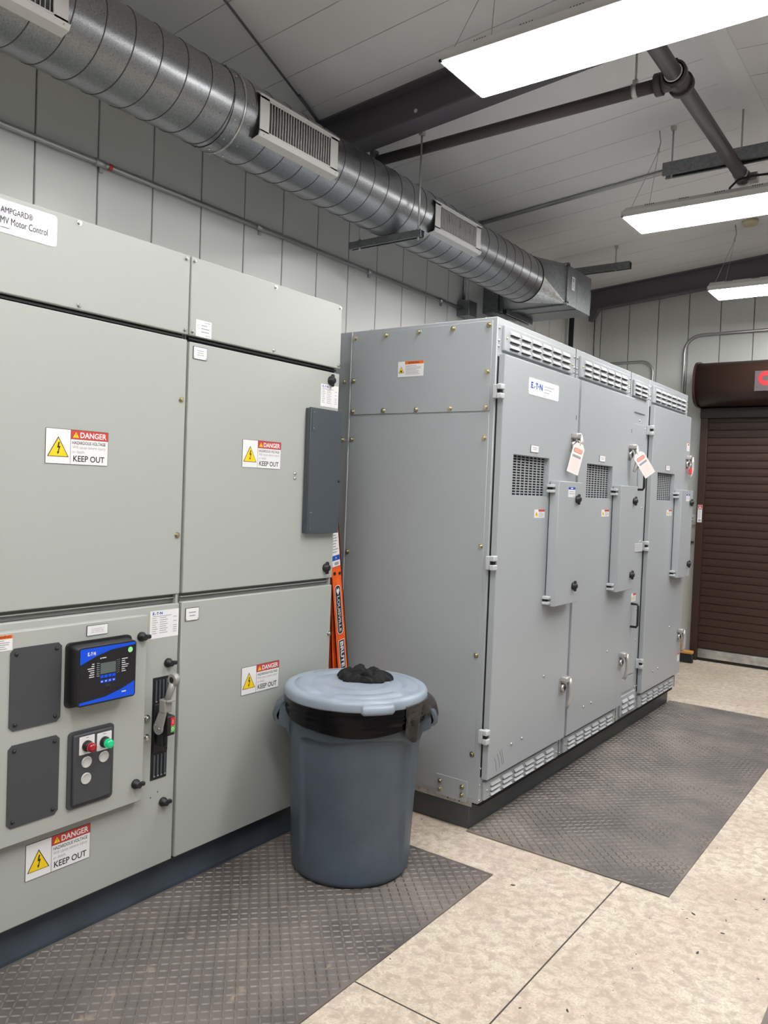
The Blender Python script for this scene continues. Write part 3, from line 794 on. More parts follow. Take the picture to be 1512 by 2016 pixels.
# protection relay
mb = MB()
mb.prism([(-2.2498, a, b) for a, b in rounded(1.432, .793, 1.672, .999, .016)], 'black', (.010, 0, 0), smooth=True)
a = rounded(1.443, .800, 1.660, .992, .014); b = rounded(1.444, .803, 1.657, .988, .010)
va = [mb.bm.verts.new((-2.240, p, q)) for p, q in a]; vb = [mb.bm.verts.new((-2.195, p, q)) for p, q in b]
k = mb.mi('black'); n = len(va)
for i in range(n):
    fc = mb.bm.faces.new((va[i], va[(i + 1) % n], vb[(i + 1) % n], vb[i])); fc.material_index = k; fc.smooth = True
fc = mb.bm.faces.new(vb); fc.material_index = k
RL = part('protection_relay', mb, A, 'black relay with a blue-edged front')
mb = MB(); f = FX(-2.1949, 1.449, .808); w, h = .203, .176
f.slab(mb, w, h, .0006, 'black_gloss')
top = [(0, h), (0, h * .72), (w * .12, h * .77), (w * .3, h * .85), (w * .55, h * .92), (w, h * .955), (w, h)]
f.poly(mb, top, 'panel_blue', H1)
f.poly(mb, [(0, 0), (w, 0), (w, h * .27), (w * .75, h * .16), (w * .45, h * .075), (0, h * .045)], 'panel_blue', H1)
eaton(f, mb, w * .13, h * .865, w * .14, h * .065, 'label_white', H2)
f.disc(mb, w * .36, h * .79, .0022, 'label_white', H1, 8); f.rect(mb, w * .38, h * .785, w * .46, h * .80, 'label_white', H1)
f.disc(mb, w * .905, h * .865, .0092, 'sticker_green', H2)
f.rect(mb, w * .76, h * .095, w * .84, h * .115, 'label_white', H2)
f.rect(mb, w * .36, h * .50, w * .64, h * .70, 'lcd', H1)
for i in range(4):
    for j in range(2):
        x_ = w * .362 + i * w * .072; z_ = h * (.425 - j * .09)
        f.rect(mb, x_, z_, x_ + w * .06, z_ + h * .055, 'panel_blue', H1)
        if j: f.rect(mb, x_ + w * .015, z_ + h * .02, x_ + w * .045, z_ + h * .035, 'label_white', H2)
for i in range(7):
    z_ = h * (.70 - i * .038)
    wd = (.04, .05, .12, .10, .07, .085, .09)[i] * w
    f.rect(mb, w * .25 - wd, z_, w * .25, z_ + h * .014, 'label_white', H1)
    f.disc(mb, w * .305, z_ + h * .008, .0013, 'label_white', H1, 8)
    f.rect(mb, w * .318, z_, w * .345, z_ + h * .005, 'label_white', H1)
    f.disc(mb, w * .70, z_ + h * .018, .0013, 'ink_grey', H1, 8); f.rect(mb, w * .655, z_ + h * .008, w * .685, z_ + h * .013, 'ink_grey', H1)
    wd = (.11, .06, .07, .13, .11, .06, .08)[i] * w
    f.rect(mb, w * .75, z_ + h * .01, w * .75 + wd, z_ + h * .024, 'label_white', H1)
part('face_plate', mb, RL, 'glossy black face with blue corners')
mb = MB(); mb.box((-2.1945, 1.540, .838), (-2.1925, 1.562, .858), 'black', .001); mb.box((-2.1927, 1.544, .842), (-2.1922, 1.558, .852), 'gap'); part('data_port', mb, RL)
# indicator station
mb = MB()
mb.prism([(-2.2498, a, b) for a, b in rounded(1.449, .464, 1.615, .712, .014)], 'charcoal', (.006, 0, 0), smooth=True)
mb.box((-2.2445, 1.462, .476), (-2.234, 1.603, .703), 'charcoal', .005)
ST = part('indicator_station', mb, A, 'charcoal station with lamps and blank plugs')
for (yy, zz, lm, nm) in ((1.5075, .662, 'lamp_red', 'red_lamp'), (1.571, .660, 'lamp_green', 'green_lamp')):
    mb = MB(); f = FX(-2.2338, yy - .027, zz - .026); f.slab(mb, .054, .058, .0014, 'label_white', .002); f.rect(mb, .022, .052, .033, .0535, 'ink', .0018); part('lamp_plate', mb, ST)
    mb = MB(); mb.lathe([(.018, 0), (.018, .006), (.0165, .010), (.0155, .018)], 'black', (-2.2325, yy, zz), 24, axis='x')
    mb.lathe([(.0152, .016), (.0152, .028), (.0135, .034), (.009, .0375), (.003, .039)], lm, (-2.2325, yy, zz), 24, axis='x'); part(nm, mb, ST)
for yy, zz in ((1.508, .609), (1.571, .611), (1.5075, .556)):
    mb = MB(); mb.lathe([(.0185, 0), (.0185, .002), (.016, .0035), (.015, .0028), (.004, .0026)], 'plug_grey', (-2.2338, yy, zz), 28, axis='x'); part('blank_plug', mb, ST)
# disconnect lever
mb = MB(); mb.box((XD - .002, 1.795, .456), (XD + .002, 1.865, .822), 'black', .001)
for k in range(4):
    yy = 1.804 + k * .0155
    for z0, z1 in ((.468, .545), (.735, .812)):
        mb.box((XD + .002, yy, z0), (XD + .006, yy + .007, z1), 'charcoal_blue', .001); mb.box((XD + .006, yy, z0 if z0 < .5 else z0), (XD + .008, yy + .007, z0 + .004), 'conduit')
mb.box((XD + .002, 1.800, .553), (XD + .008, 1.862, .728), 'black', .002)
SW = part('switch_plate', mb, A, 'black ribbed slot behind the lever')
mb = MB()
arm = [(-2.238 + .023 * math.cos(t), 1.788, .655 + .023 * math.sin(t)) for t in [PI * .95 + i * PI * 1.12 / 12 for i in range(13)]]
mb.prism(arm + [(-2.203, 1.793, .722), (-2.234, 1.793, .722)], 'handle_grey', (0, .007, 0))
mb.box((-2.236, 1.789, .712), (-2.205, 1.823, .758), 'handle_grey', .004)
mb.box((-2.205, 1.790, .752), (-2.190, 1.826, .758), 'handle_grey', .001)
mb.tube([(-2.214, 1.805, .750), (-2.205, 1.811, .785), (-2.197, 1.818, .815)], [.011, .012, .015], 'handle_grey', 14)
mb.lathe([(.020, -.011), (.023, -.008), (.023, .008), (.020, .011)], 'handle_grey', (-2.196, 1.819, .828), 26, axis='y')
mb.lathe([(.011, -.0115), (.009, -.012)], 'gap', (-2.196, 1.819, .828), 16, axis='y')
for dy, dzz in ((-.009, .004), (.009, -.006)): mb.cyl((-2.238 + dy, 1.7845, .660 + dzz), (-2.238 + dy, 1.789, .660 + dzz), .0038, 'steel', 10)
part('lever', mb, SW, 'grey metal switch lever')
mb = MB(); mb.box((-2.272, 1.805, .628), (-2.205, 1.838, .698), 'black', .005); mb.box((-2.262, 1.803, .585), (-2.232, 1.826, .632), 'black', .004)
mb.tube([(-2.225, 1.815, .632), (-2.222, 1.815, .600), (-2.228, 1.818, .585), (-2.236, 1.82, .600)], .0035, 'black', 8)
sb = part('switch_block', mb, SW)
mb = MB(); f = FX(-2.2048, 1.818, .640); f.slab(mb, .017, .052, .0006, 'switch_red'); f.rect(mb, 0, 0, .017, .023, 'switch_green', .0009)
f.rect(mb, .0075, .030, .0095, .044, 'label_white', .0012); f.disc(mb, .0085, .012, .0055, 'label_white', .0012, 14); f.disc(mb, .0085, .012, .0035, 'switch_green', .0015, 14); part('position_label', mb, SW, 'red over green I and O label')

B = thing('motor_control_cabinet', 'right motor control cabinet with plain doors and a dark narrow flap at its edge', 'electrical cabinet', (XD, yb, 0), GRP)
mcc_body(B, yb, yc, True)
tp = slab_door(B, 'top_panel', yb + .002, yc - .002, 2.044, 2.325, XD + .002, .02)
for yy, zz in ((1.922, 2.310), (2.34, 2.310), (2.748, 2.310), (1.922, 2.058), (2.34, 2.058), (2.750, 2.058)): bolt(tp, XD + .002, yy, zz, .0055, 'steel')
mb = MB(); f = FX(XD + .0022, 1.937, 2.046); f.slab(mb, .073, .060, .0008, 'label_white'); f.disc(mb, .013, .036, .0075, 'ink_grey', H1); f.disc(mb, .013, .036, .0062, 'label_white', H2)
f.lines(mb, .024, .014, .066, .048, 3, 'ink_grey', H1, .3); f.rect(mb, .042, .006, .066, .008, 'ink_grey', H1); f.rect(mb, .04, .052, .066, .054, 'ink_grey', H1); part('approval_label', mb, tp)
ud = slab_door(B, 'upper_door', yb + .006, yc - .002, 1.112, 2.022)
danger_sign(FX(XD + .0002, 2.187, 1.582), .216, .110, ud, None)
nameplate(FX(XD + .0002, 1.929, 1.963), .065, .046, ud, 3, screws=True)
data_label(FX(XD + .0002, 2.640, 1.868), .118, .097, ud)
for yy, zz in ((2.703, 1.985), (2.712, 1.160)): knob(ud, XD, yy, zz, True)
for zz in (1.568, 1.548): rivet(ud, XD, 2.492, zz, .008, 'steel')
ld = slab_door(B, 'lower_door', yb + .006, yc - .002, .140, 1.080)
danger_sign(FX(XD + .0002, 2.222, .678), .214, .112, ld, None)
nameplate(FX(XD + .0002, 1.93, 1.008), .064, .048, ld, 2, screws=True)
bolt(ld, XD, 2.752, .862, .0075, 'steel')
# dark flap
mb = MB(); mb.box((XD - .0, 2.548, 1.318), (-2.262, 2.752, 1.850), 'charcoal_blue', .002); mb.box((-2.262, 2.548, 1.316), (-2.250, 2.757, 1.853), 'charcoal_blue', .002)
fl = part('side_flap', mb, B, 'dark grey narrow hinged flap')
for z0, z1 in ((1.752, 1.845), (1.325, 1.418)):
    mb = MB(); mb.box((-2.2503, 2.556, z0), (-2.2478, 2.584, z1), 'charcoal_blue', .001)
    for q in (z0 + .012, z1 - .012): mb.cyl((-2.2480, 2.5665, q), (-2.2465, 2.5665, q), .003, 'steel', 8)
    part('hinge_leaf', mb, fl)
rivet(fl, -2.250, 2.748, 1.545, .007, 'black', name='catch')
# dark curb below
r = thing('equipment_curb', 'dark slate painted curb under the two left cabinets', 'curb', (-2.33, 1.8, 0))
mb = MB(); mb.prism([(WX + .01, -1.6, 0), (-2.325, -1.6, 0), (-2.325, -1.6, .015), (-2.345, -1.6, .13), (WX + .01, -1.6, .138)], 'plinth_paint', (0, yc + 1.59, 0)); part('curb_body', mb, r)
mb = MB(); mb.box((-2.345, -1.6, .124), (-2.312, yc - .01, .1385), 'gap', .0); part('base_rail', mb, r)

# ------------------------------------------------------------------ switchgear line-up
XG, XF, TOP, G = -1.69, -1.655, 2.292, 'paint_gear'
Y0, Y1, Y2, Y3, Y4 = 3.12, 3.990, 4.848, 5.207, 6.092
GG = 'grey switchgear cabinets in the row'
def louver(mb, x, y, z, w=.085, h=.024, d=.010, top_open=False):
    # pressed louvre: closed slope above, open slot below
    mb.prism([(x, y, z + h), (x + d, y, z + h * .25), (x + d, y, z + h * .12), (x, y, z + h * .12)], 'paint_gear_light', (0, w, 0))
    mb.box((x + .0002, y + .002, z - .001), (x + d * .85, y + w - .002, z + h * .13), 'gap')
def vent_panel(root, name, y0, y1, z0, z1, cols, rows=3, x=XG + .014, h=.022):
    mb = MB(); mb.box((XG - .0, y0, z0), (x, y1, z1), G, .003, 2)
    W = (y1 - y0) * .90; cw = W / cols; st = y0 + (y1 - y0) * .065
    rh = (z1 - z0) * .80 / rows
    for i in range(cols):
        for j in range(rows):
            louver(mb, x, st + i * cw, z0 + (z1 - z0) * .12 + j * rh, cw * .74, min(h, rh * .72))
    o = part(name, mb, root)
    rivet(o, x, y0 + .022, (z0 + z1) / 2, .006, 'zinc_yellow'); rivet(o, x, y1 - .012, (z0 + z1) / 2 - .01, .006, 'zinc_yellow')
    return o
def hinge(root, y, z, s=1.0):
    mb = MB(); x = XG + .012
    mb.box((XG, y - .034, z - .030), (x + .008, y - .010, z + .030), 'paint_gear_light', .003)
    mb.box((x + .008, y - .036, z + .008), (x + .032, y - .002, z + .032), 'paint_gear_light', .004)
    mb.box((x + .008, y - .036, z - .032), (x + .032, y - .002, z - .008), 'paint_gear_light', .004)
    mb.box((x + .004, y - .026, z - .010), (x + .024, y - .008, z + .010), 'gap')
    return part('hinge', mb, root)
def handle(root, y, z, pad=False):
    x = XF; mb = MB()
    y -= .022
    mb.box((x + .000, y - .020, z - .018), (x + .040, y + .034, z + .010), 'cast_metal', .006)
    mb.tube([(x + .028, y + .024, z - .002), (x + .038, y + .028, z - .04), (x + .041, y + .026, z - .09), (x + .036, y + .020, z - .130), (x + .028, y + .014, z - .155)], [.016, .0130, .0120, .0120, .009], 'cast_metal', 12, squash=(1, .75))
    o = part('door_handle', mb, root)
    mb = MB(); mb.lathe([(.024, 0), (.024, .012), (.021, .016), (.013, .017)], 'steel', (x + .003, y + .000, z - .050), 20, axis='x'); mb.lathe([(.011, .0171), (.011, .018)], 'gap', (x + .003, y + .000, z - .050), 14, axis='x')
    mb.box((x, y - .028, z - .082), (x + .004, y + .030, z), 'cast_metal', .001)
    part('lock', mb, o)
def mesh_window(root, y0, y1, z0, z1):
    mb = MB(); x = XF - .024
    nc, nr = 9, 15
    for i in range(nc + 1):
        yy = y0 + (y1 - y0) * i / nc; mb.box((x - .002, yy - .0042, z0), (x, yy + .0042, z1), G)
    for j in range(nr + 1):
        zz = z0 + (z1 - z0) * j / nr; mb.box((x - .0018, y0, zz - .0023), (x + .0002, y1, zz + .0023), G)
    mb.box((XG + .0005, y0 - .004, z0 - .004), (XG + .003, y1 + .004, z1 + .004), 'gap')
    return part('wire_mesh', mb, root, 'perforated window screen')
def section(y0, y1, label, n, sticker=True):
    r = thing('switchgear_cabinet', label, 'electrical cabinet', (XG, y0, .13), GG)
    mb = MB(); mb.box((-3.0, y0 + .001, .13), (XG, y1 - .001, TOP), G, .003, 1)
    part('cabinet_body', mb, r)
    vent_panel(r, 'top_vent', y0 + .045, y1 - .062, 2.150, 2.262, 6)
    vent_panel(r, 'bottom_vent', y0 + .035, y1 - .052, .140, .222, 6, 3)
    # corner post screws
    for zz in (2.245, 2.19, 2.165): rivet(r, XG, y0 + .016, zz, .007, 'steel')
    for zz in (2.245, 2.19, 2.165): rivet(r, XG, y1 - .022, zz, .007, 'steel')
    for zz in (.20, .155): rivet(r, XG, y1 - .022, zz, .006, 'steel')
    for zz in (.29, .215, .145): rivet(r, XG, y0 + .012, zz, .006, 'steel')
    mb = MB(); mb.box((XG - .001, y1 - .0025, .13), (XG + .0005, y1 + .0025, TOP), 'gap'); mb.box((XG, y0 + .012, .25), (XG + .002, y0 + .030, 2.12), 'gap')
    part('joint', mb, r)
    dy0, dy1, dz0, dz1 = y0 + .018, y1 - .012, .242, 2.128
    wy0, wy1, wz0, wz1 = y0 + .135, y0 + .520, 1.512, 1.698
    mb = MB(); mb.holed(dy0, dy1, dz0, dz1, wy0, wy1, wz0, wz1, XF, XF - .030, G)
    mb.box((XF - .0005, dy1 - .035, 1.915), (XF + .0004, dy1 - .029, 1.937), 'gap')
    d = part('door', mb, r)
    mesh_window(d, wy0, wy1, wz0, wz1)
    if n != 2:
        for zz in (1.963, 1.212, .442): hinge(r, y0 + .012, zz)
    handle(r, y0 + .812, 1.833); handle(r, y0 + .812, .570)
    for a, b in ((.565, .617), (.235, .355), (.345, .357)): rivet(d, XF, y0 + a, b, .008, 'steel')
    nameplate(FX(XF + .0002, y0 + .305, 1.717), .085, .034, d, 2)
    small_hazard(FX(XF + .0002, y0 + .375, 1.408), .115, .040, d)
    # instrument flap
    x1 = -1.602; a, b = y0 + .532, y0 + .814
    mb = MB(); mb.box((XF, a + .004, .985), (XF + .02, b - .004, 1.578), 'gap'); mb.box((x1 - .049, a, .972), (x1, b, 1.590), G, .003)
    ib = part('instrument_door', mb, r, 'narrow raised door')
    for zz in (1.552, 1.003):
        mb = MB(); mb.box((XF, a - .030, zz - .020), (XF + .035, a + .002, zz - .006), 'paint_gear_light', .002); mb.box((XF, a - .030, zz + .006), (XF + .035, a + .002, zz + .020), 'paint_gear_light', .002)
        mb.box((XF, a - .022, zz - .006), (XF + .02, a - .004, zz + .006), 'gap'); part('small_hinge', mb, ib)
    for zz in (1.503, 1.060): knob(ib, x1, b - .060, zz, True, 1.0)
    if sticker:
        mb = MB(); f = FX(x1 + .0002, a + .11, 1.513); f.slab(mb, .085, .050, .0008, 'label_white'); f.rect(mb, 0, .038, .085, .050, 'label_blue', H1); f.rect(mb, .03, .041, .055, .047, 'label_white', H2)
        f.rect(mb, .015, .026, .07, .029, 'ink_grey', H1); f.rect(mb, .01, .016, .075, .019, 'ink_grey', H1); f.rect(mb, .06, .003, .08, .006, 'ink_grey', H1); part('notice_label', mb, ib, 'white label with a blue header')
    return r, d
S1, D1 = section(Y0, Y1, 'nearest switchgear cabinet of the row, with the exposed bolted side panel and maker plate', 1)
mb = MB(); f = FX(XF + .0002, 3.378, 1.983); f.slab(mb, .335, .078, .001, 'label_white', .010)
eaton(f, mb, .022, .030, .125, .030, 'label_blue', .0014)
for i, wd in enumerate((.115, .085, .06)): f.rect(mb, .165, .052 - i * .014, .165 + wd, .055 - i * .014, 'ink_grey', .0014)
f.rect(mb, .165, .008, .19, .010, 'ink_grey', .0014); part('maker_plate', mb, D1, 'white maker plate with blue letters')
# scratches at the door foot
mb = MB()
for i, (a, b) in enumerate(((.10, .0), (.13, .03), (.155, .05), (.17, .058))): mb.tube([(XF + .0002, Y0 + a - .03, .33 + b * .4), (XF + .0004, Y0 + a - .012, .31), (XF + .0002, Y0 + a, .262 + b * .3)], .0007, 'ink', 4)
part('scuff_marks', mb, D1)
# side face of the first cabinet
def side_plate(x0, x1, z0, z1, name, t=.003):
    mb = MB(); mb.box((x0, Y0 - t, z0), (x1, Y0, z1), G, .0012, 1); return part(name, mb, S1)
sp = side_plate(-2.493, -1.712, .148, 1.872, 'side_panel'); su = side_plate(-2.493, -1.712, 1.880, 2.276, 'side_panel', .004)
mb = MB(); mb.box((-2.502, Y0 - .006, .14), (-2.497, Y0 + .001, 2.289), 'paint_gear_light'); part('side_joint', mb, S1)
for x_ in (-2.478, -2.29, -2.10, -1.915, -1.730):
    for zz in (2.257, 1.895): bolt(su, x_, Y0 - .004, zz, .0085, 'zinc_yellow', 'y')
for x_, zz in ((-2.478, 2.048), (-1.730, 2.052)): bolt(su, x_, Y0 - .004, zz, .0085, 'zinc_yellow', 'y')
for x_, zz in ((-2.478, 1.757), (-1.732, 1.760), (-1.727, 1.28), (-1.727, .794), (-1.726, .349), (-2.478, 1.2), (-2.478, .7)): bolt(sp, x_, Y0 - .003, zz, .0085, 'zinc_yellow', 'y')
for zz in (2.046, 1.756, 1.2, .7): bolt(S1, -2.540, Y0, zz, .0085, 'zinc_yellow', 'y')
mb = MB(); mb.box((-1.905, Y0 - .007, .128), (-1.742, Y0 - .003, .222), G, .001); bp_ = part('bottom_bracket', mb, S1)
for x_ in (-1.885, -1.768):
    for zz in (.192, .155): bolt(bp_, x_, Y0 - .007, zz, .008, 'zinc_yellow', 'y')
mb = MB(); f = FY(-2.212, Y0 - .0042, 2.052); f.slab(mb, .145, .072, .0008, 'label_white', .003); f.rect(mb, .040, .058, .145, .072, 'warn_orange', H1)
f.text(mb, 'WARNING', .068, .0615, .052, .0075, 'ink', H2, .01); f.poly(mb, [(.060, .0605), (.0665, .0605), (.0632, .0695)], 'ink', H2)
f.poly(mb, [(.004, .018), (.036, .018), (.020, .050)], 'ink', H1); f.poly(mb, [(.0062, .0195), (.0338, .0195), (.020, .047)], 'sign_yellow', H2); f.rect(mb, .015, .022, .025, .030, 'ink', H3)
f.lines(mb, .044, .008, .138, .054, 7, 'ink_grey', H1, .3); part('warning_label', mb, su, 'white label with an orange WARNING bar')
mb = MB(); mb.box((-2.98, Y0 + .006, .108), (-1.725, Y0 + .012, .131), 'galv_bright')
for x_ in (-1.85, -1.79): mb.box((x_, Y0 + .0045, .118), (x_ + .006, Y0 + .007, .123), 'gap')
part('base_channel', mb, S1, 'bare galvanised base channel')
for x_ in (-2.40, -2.02, -1.76): rivet(S1, x_, Y0 + .02, TOP, .007, 'steel')

S2, D2 = section(Y1, Y2, 'second switchgear cabinet of the row, beside the nearest one, with a tag on its handle', 2, False)
S4, D4 = section(Y3, Y4, 'farthest switchgear cabinet of the row, with a red padlock on its handle', 4)
mb = MB(); f = FX(XF + .0002, Y4 - .085, .335); f.slab(mb, .055, .06, .0008, 'label_white'); f.rect(mb, .0, .048, .055, .06, 'danger_red', H1); part('hazard_sticker', mb, D4)
mb = MB(); f = FX(XF + .0002, Y4 - .10, 1.878); f.slab(mb, .07, .055, .0008, 'label_white'); f.rect(mb, .02, .04, .06, .052, 'warn_orange', H1); f.rect(mb, .01, .01, .05, .03, 'tag_paper', H1); part('hazard_sticker', mb, D4)
r = S3 = thing('switchgear_cabinet', 'narrow switchgear cabinet with two black pull handles, before the farthest one', 'electrical cabinet', (XG, Y2, .13), GG)
mb = MB(); mb.box((-3.0, Y2 + .001, .13), (XG, Y3 - .001, TOP), G, .003, 1); part('cabinet_body', mb, r)
vent_panel(r, 'top_vent', Y2 + .03, Y3 - .055, 2.150, 2.250, 2); vent_panel(r, 'bottom_vent', Y2 + .05, Y3 - .04, .150, .275, 2)
for z0, z1 in ((2.055, 2.125), (.395, 1.985), (.295, .385)):
    mb = MB(); mb.box((XG, Y2 + .03, z0), (XG + .008, Y3 - .075, z1), G, .002, 1); part('cover_panel', mb, r)
for zz in (1.965, 1.72, 1.46, 1.24, 1.01, .80, .60, .34): rivet(r, XG, Y3 - .055, zz, .007, 'steel')
for zz in (2.01, .345): rivet(r, XG, Y2 + .19, zz, .007, 'steel')
for zz in (2.245, 2.19, 2.165, .41, .29, .215, .16): rivet(r, XG, Y3 - .018, zz, .007, 'steel')
for z0 in (1.575, .705):
    mb = MB(); yy = Y2 + .175; z1 = z0 + .145
    mb.tube([(XG + .008, yy, z1), (XG + .045, yy + .004, z1 + .0), (XG + .052, yy + .004, z1 - .012), (XG + .052, yy + .004, z0 + .012), (XG + .045, yy + .004, z0), (XG + .008, yy, z0)], .0075, 'black', 10); part('pull_handle', mb, r, 'black pull handle')
mb = MB(); mb.box((XG + .008, Y2 + .17, 1.178), (XG + .012, Y3 - .03, 1.232), 'paint_gear_light', .001); part('lock_bracket', mb, r)
small_hazard(FX(XG + .0085, Y2 + .165, .862), .085, .052, r)
SB = thing('equipment_base', 'dark grey steel base under the switchgear row', 'base', (-1.74, 3.13, 0))
mb = MB(); mb.box((-3.0, 3.135, 0), (-1.738, 6.105, .108), 'plinth_grey', .005); part('base_body', mb, SB)
mb = MB(); mb.box((-1.758, 3.16, .108), (-1.70, 6.08, .129), 'gap'); part('spacer', mb, SB)

# tags and padlock hanging from the upper handles
def lock_tag(y, z, ang, label, tilt=0.0):
    x = XF + .050
    r = thing('lockout_tag', label, 'tag', (x, y, z), 'paper lockout tags on the handles')
    mb = MB(); A_ = math.radians(ang)
    u0 = Vector((math.sin(tilt), math.cos(tilt), 0)); zz_ = Vector((0, 0, 1)); u = u0 * math.cos(A_) + zz_ * math.sin(A_); v0 = zz_ * math.cos(A_) - u0 * math.sin(A_)
    f = Frame(Vector((x, y, z)) - u * .039 - v0 * .160, u, v0)
    w, h = .078, .160
    mb.prism([f.p(a, b) for a, b in ((0, 0), (w, 0), (w, h - .022), (w - .018, h), (.018, h), (0, h - .022))], 'tag_paper', f.n * .0008)
    f.poly(mb, rounded(.010, h * .68, w - .010, h * .82, .009), 'ink', H1); f.poly(mb, rounded(.0115, h * .688, w - .0115, h * .812, .008), 'tag_pink', H2)
    f.rect(mb, .010, h * .52, w - .012, h * .60, 'ink_grey', H1)
    f.lines(mb, .010, .012, w - .012, h * .5, 9, 'tag_pink', H1, .08, 5)
    part('card', mb, r)
    mb = MB(); mb.tube([(x + .002, y, z - .010), (x - .004, y + .003, z + .012), (XF + .016, y + .004, z + .024)], .0022, 'zinc_yellow', 8); part('hook', mb, r)
lock_tag(Y0 + .772, 1.788, -16, 'white paper tag hanging straight from the nearest cabinet handle', .45)
lock_tag(Y1 + .785, 1.792, 36, 'white paper tag hanging askew from the second cabinet handle', .70)
yy = Y3 + .815
r = thing('padlock', 'small red padlock hanging on the farthest cabinet handle', 'padlock', (XF + .03, yy, 1.74))
mb = MB(); mb.box((XF + .018, yy - .020, 1.708), (XF + .040, yy + .020, 1.750), 'pad_red', .004); part('padlock_body', mb, r)
mb = MB(); mb.tube([(XF + .029, yy - .013, 1.748), (XF + .029, yy - .013, 1.775), (XF + .029, yy - .006, 1.789), (XF + .029, yy + .006, 1.789), (XF + .029, yy + .013, 1.775), (XF + .029, yy + .013, 1.748)], .0032, 'steel', 8); part('shackle', mb, r)

# ------------------------------------------------------------------ ladder between the cabinets
LD = thing('folding_ladder', 'orange fibreglass stepladder leaning in the gap between the cabinets', 'ladder', (-2.36, 3.0, 0))
def railY(z): return 3.113 - .163 * z          # right edge of the front rail
def rail(x, sgn, name, y_off, w0, w1, zt, slope_extra=0.0):
    mb = MB(); t = .006; d = .028
    def q(z, a): return (railY(z) - y_off - slope_extra * z) - a
    a0 = [(x, q(.004, 0), .004), (x, q(.004, w0), .004), (x, q(zt, w1), zt), (x, q(zt, 0), zt)]
    mb.prism(a0, 'orange_rail', (-sgn * t, 0, 0))
    for e0, e1 in ((0, .006), (1, -.006)):
        b = [(x, q(.004, w0 * e0), .004), (x, q(.004, w0 * e0 + e1), .004), (x, q(zt, w1 * e0 + e1), zt), (x, q(zt, w1 * e0), zt)]
        mb.prism(b, 'orange_rail', (-sgn * d, 0, 0))
    return part(name, mb, LD)
fr_ = rail(-2.36, 1, 'front_rail', 0, .088, .077, 1.62)
rail(-2.78, -1, 'front_rail', 0, .088, .077, 1.62)
rail(-2.375, 1, 'rear_rail', .092, .060, .040, 1.52, -.058); rail(-2.765, -1, 'rear_rail', .092, .060, .040, 1.52, -.058)
for i in range(5):
    z_ = .30 + i * .30
    mb = MB(); mb.box((-2.775, railY(z_) - .078, z_ - .02), (-2.366, railY(z_) - .006, z_), 'alu', .003); part('step', mb, LD)
mb = MB(); mb.box((-2.80, railY(1.62) - .08, 1.612), (-2.345, railY(1.62) + .008, 1.645), 'black', .006); part('top_cap', mb, LD)
for dy in (.018, .055): mb = MB(); mb.cyl((-2.3605, railY(1.115) - dy, 1.115), (-2.357, railY(1.115) - dy, 1.115), .008, 'black', 12); part('rivet', mb, fr_)
# lettering along the rail, reading downwards
tilt = Vector((0, -.163, 1)).normalized(); uu = Vector((0, 1, .163)).normalized()
f = Frame((-2.3597, railY(.83) - .059, .825), uu, tilt)
mb = MB(); w, h = .036, .232
mb.face([f.p(a, b, H1) for a, b in rounded(-.003, -.003, w + .003, h + .003, .018)], 'label_white'); mb.face([f.p(a, b, H2) for a, b in rounded(0, 0, w, h, .0165)], 'ink')
f.text(mb, 'LOUISVILLE', .009, .010, .172, .018, 'label_white', H3, .01, rot=-90)
f.poly(mb, [(.006, .208), (.018, .188), (.030, .208), (.025, .222), (.018, .213), (.011, .222)], 'label_white', H3)
part('name_decal', mb, fr_, 'black decal with white letters')
f = Frame((-2.3597, railY(.66) - .058, .654), uu, tilt); mb = MB(); w, h = .038, .140
f.rect(mb, -.003, -.026, w + .003, h + .003, 'label_white', H1); f.rect(mb, 0, 0, w, h, 'ink', H2); f.rect(mb, 0, -.023, w, -.003, 'danger_red', H2)
f.text(mb, 'BRUTE', .007, .008, .125, .024, 'label_white', H3, .035, rot=-90); f.rect(mb, .008, -.016, .034, -.010, 'label_white', H3); part('name_decal', mb, fr_, 'black BRUTE decal')
f = Frame((-2.3597, railY(1.15) - .066, 1.145), uu, tilt); mb = MB(); w, h = .056, .215
f.rect(mb, 0, 0, w, h, 'label_white', H1); f.rect(mb, 0, .028, w, .052, 'label_blue', H2); f.poly(mb, [(.022, .033), (.034, .040), (.022, .047), (.027, .040)], 'label_white', H3)
f.lines(mb, .006, .062, w - .006, h - .035, 9, 'ink_grey', H2, .35, 3); f.rect(mb, .015, .006, .045, .020, 'ink_grey', H2); f.rect(mb, .004, h - .028, w - .004, h - .014, 'ink', H2)
part('instruction_label', mb, fr_, 'white instruction label')

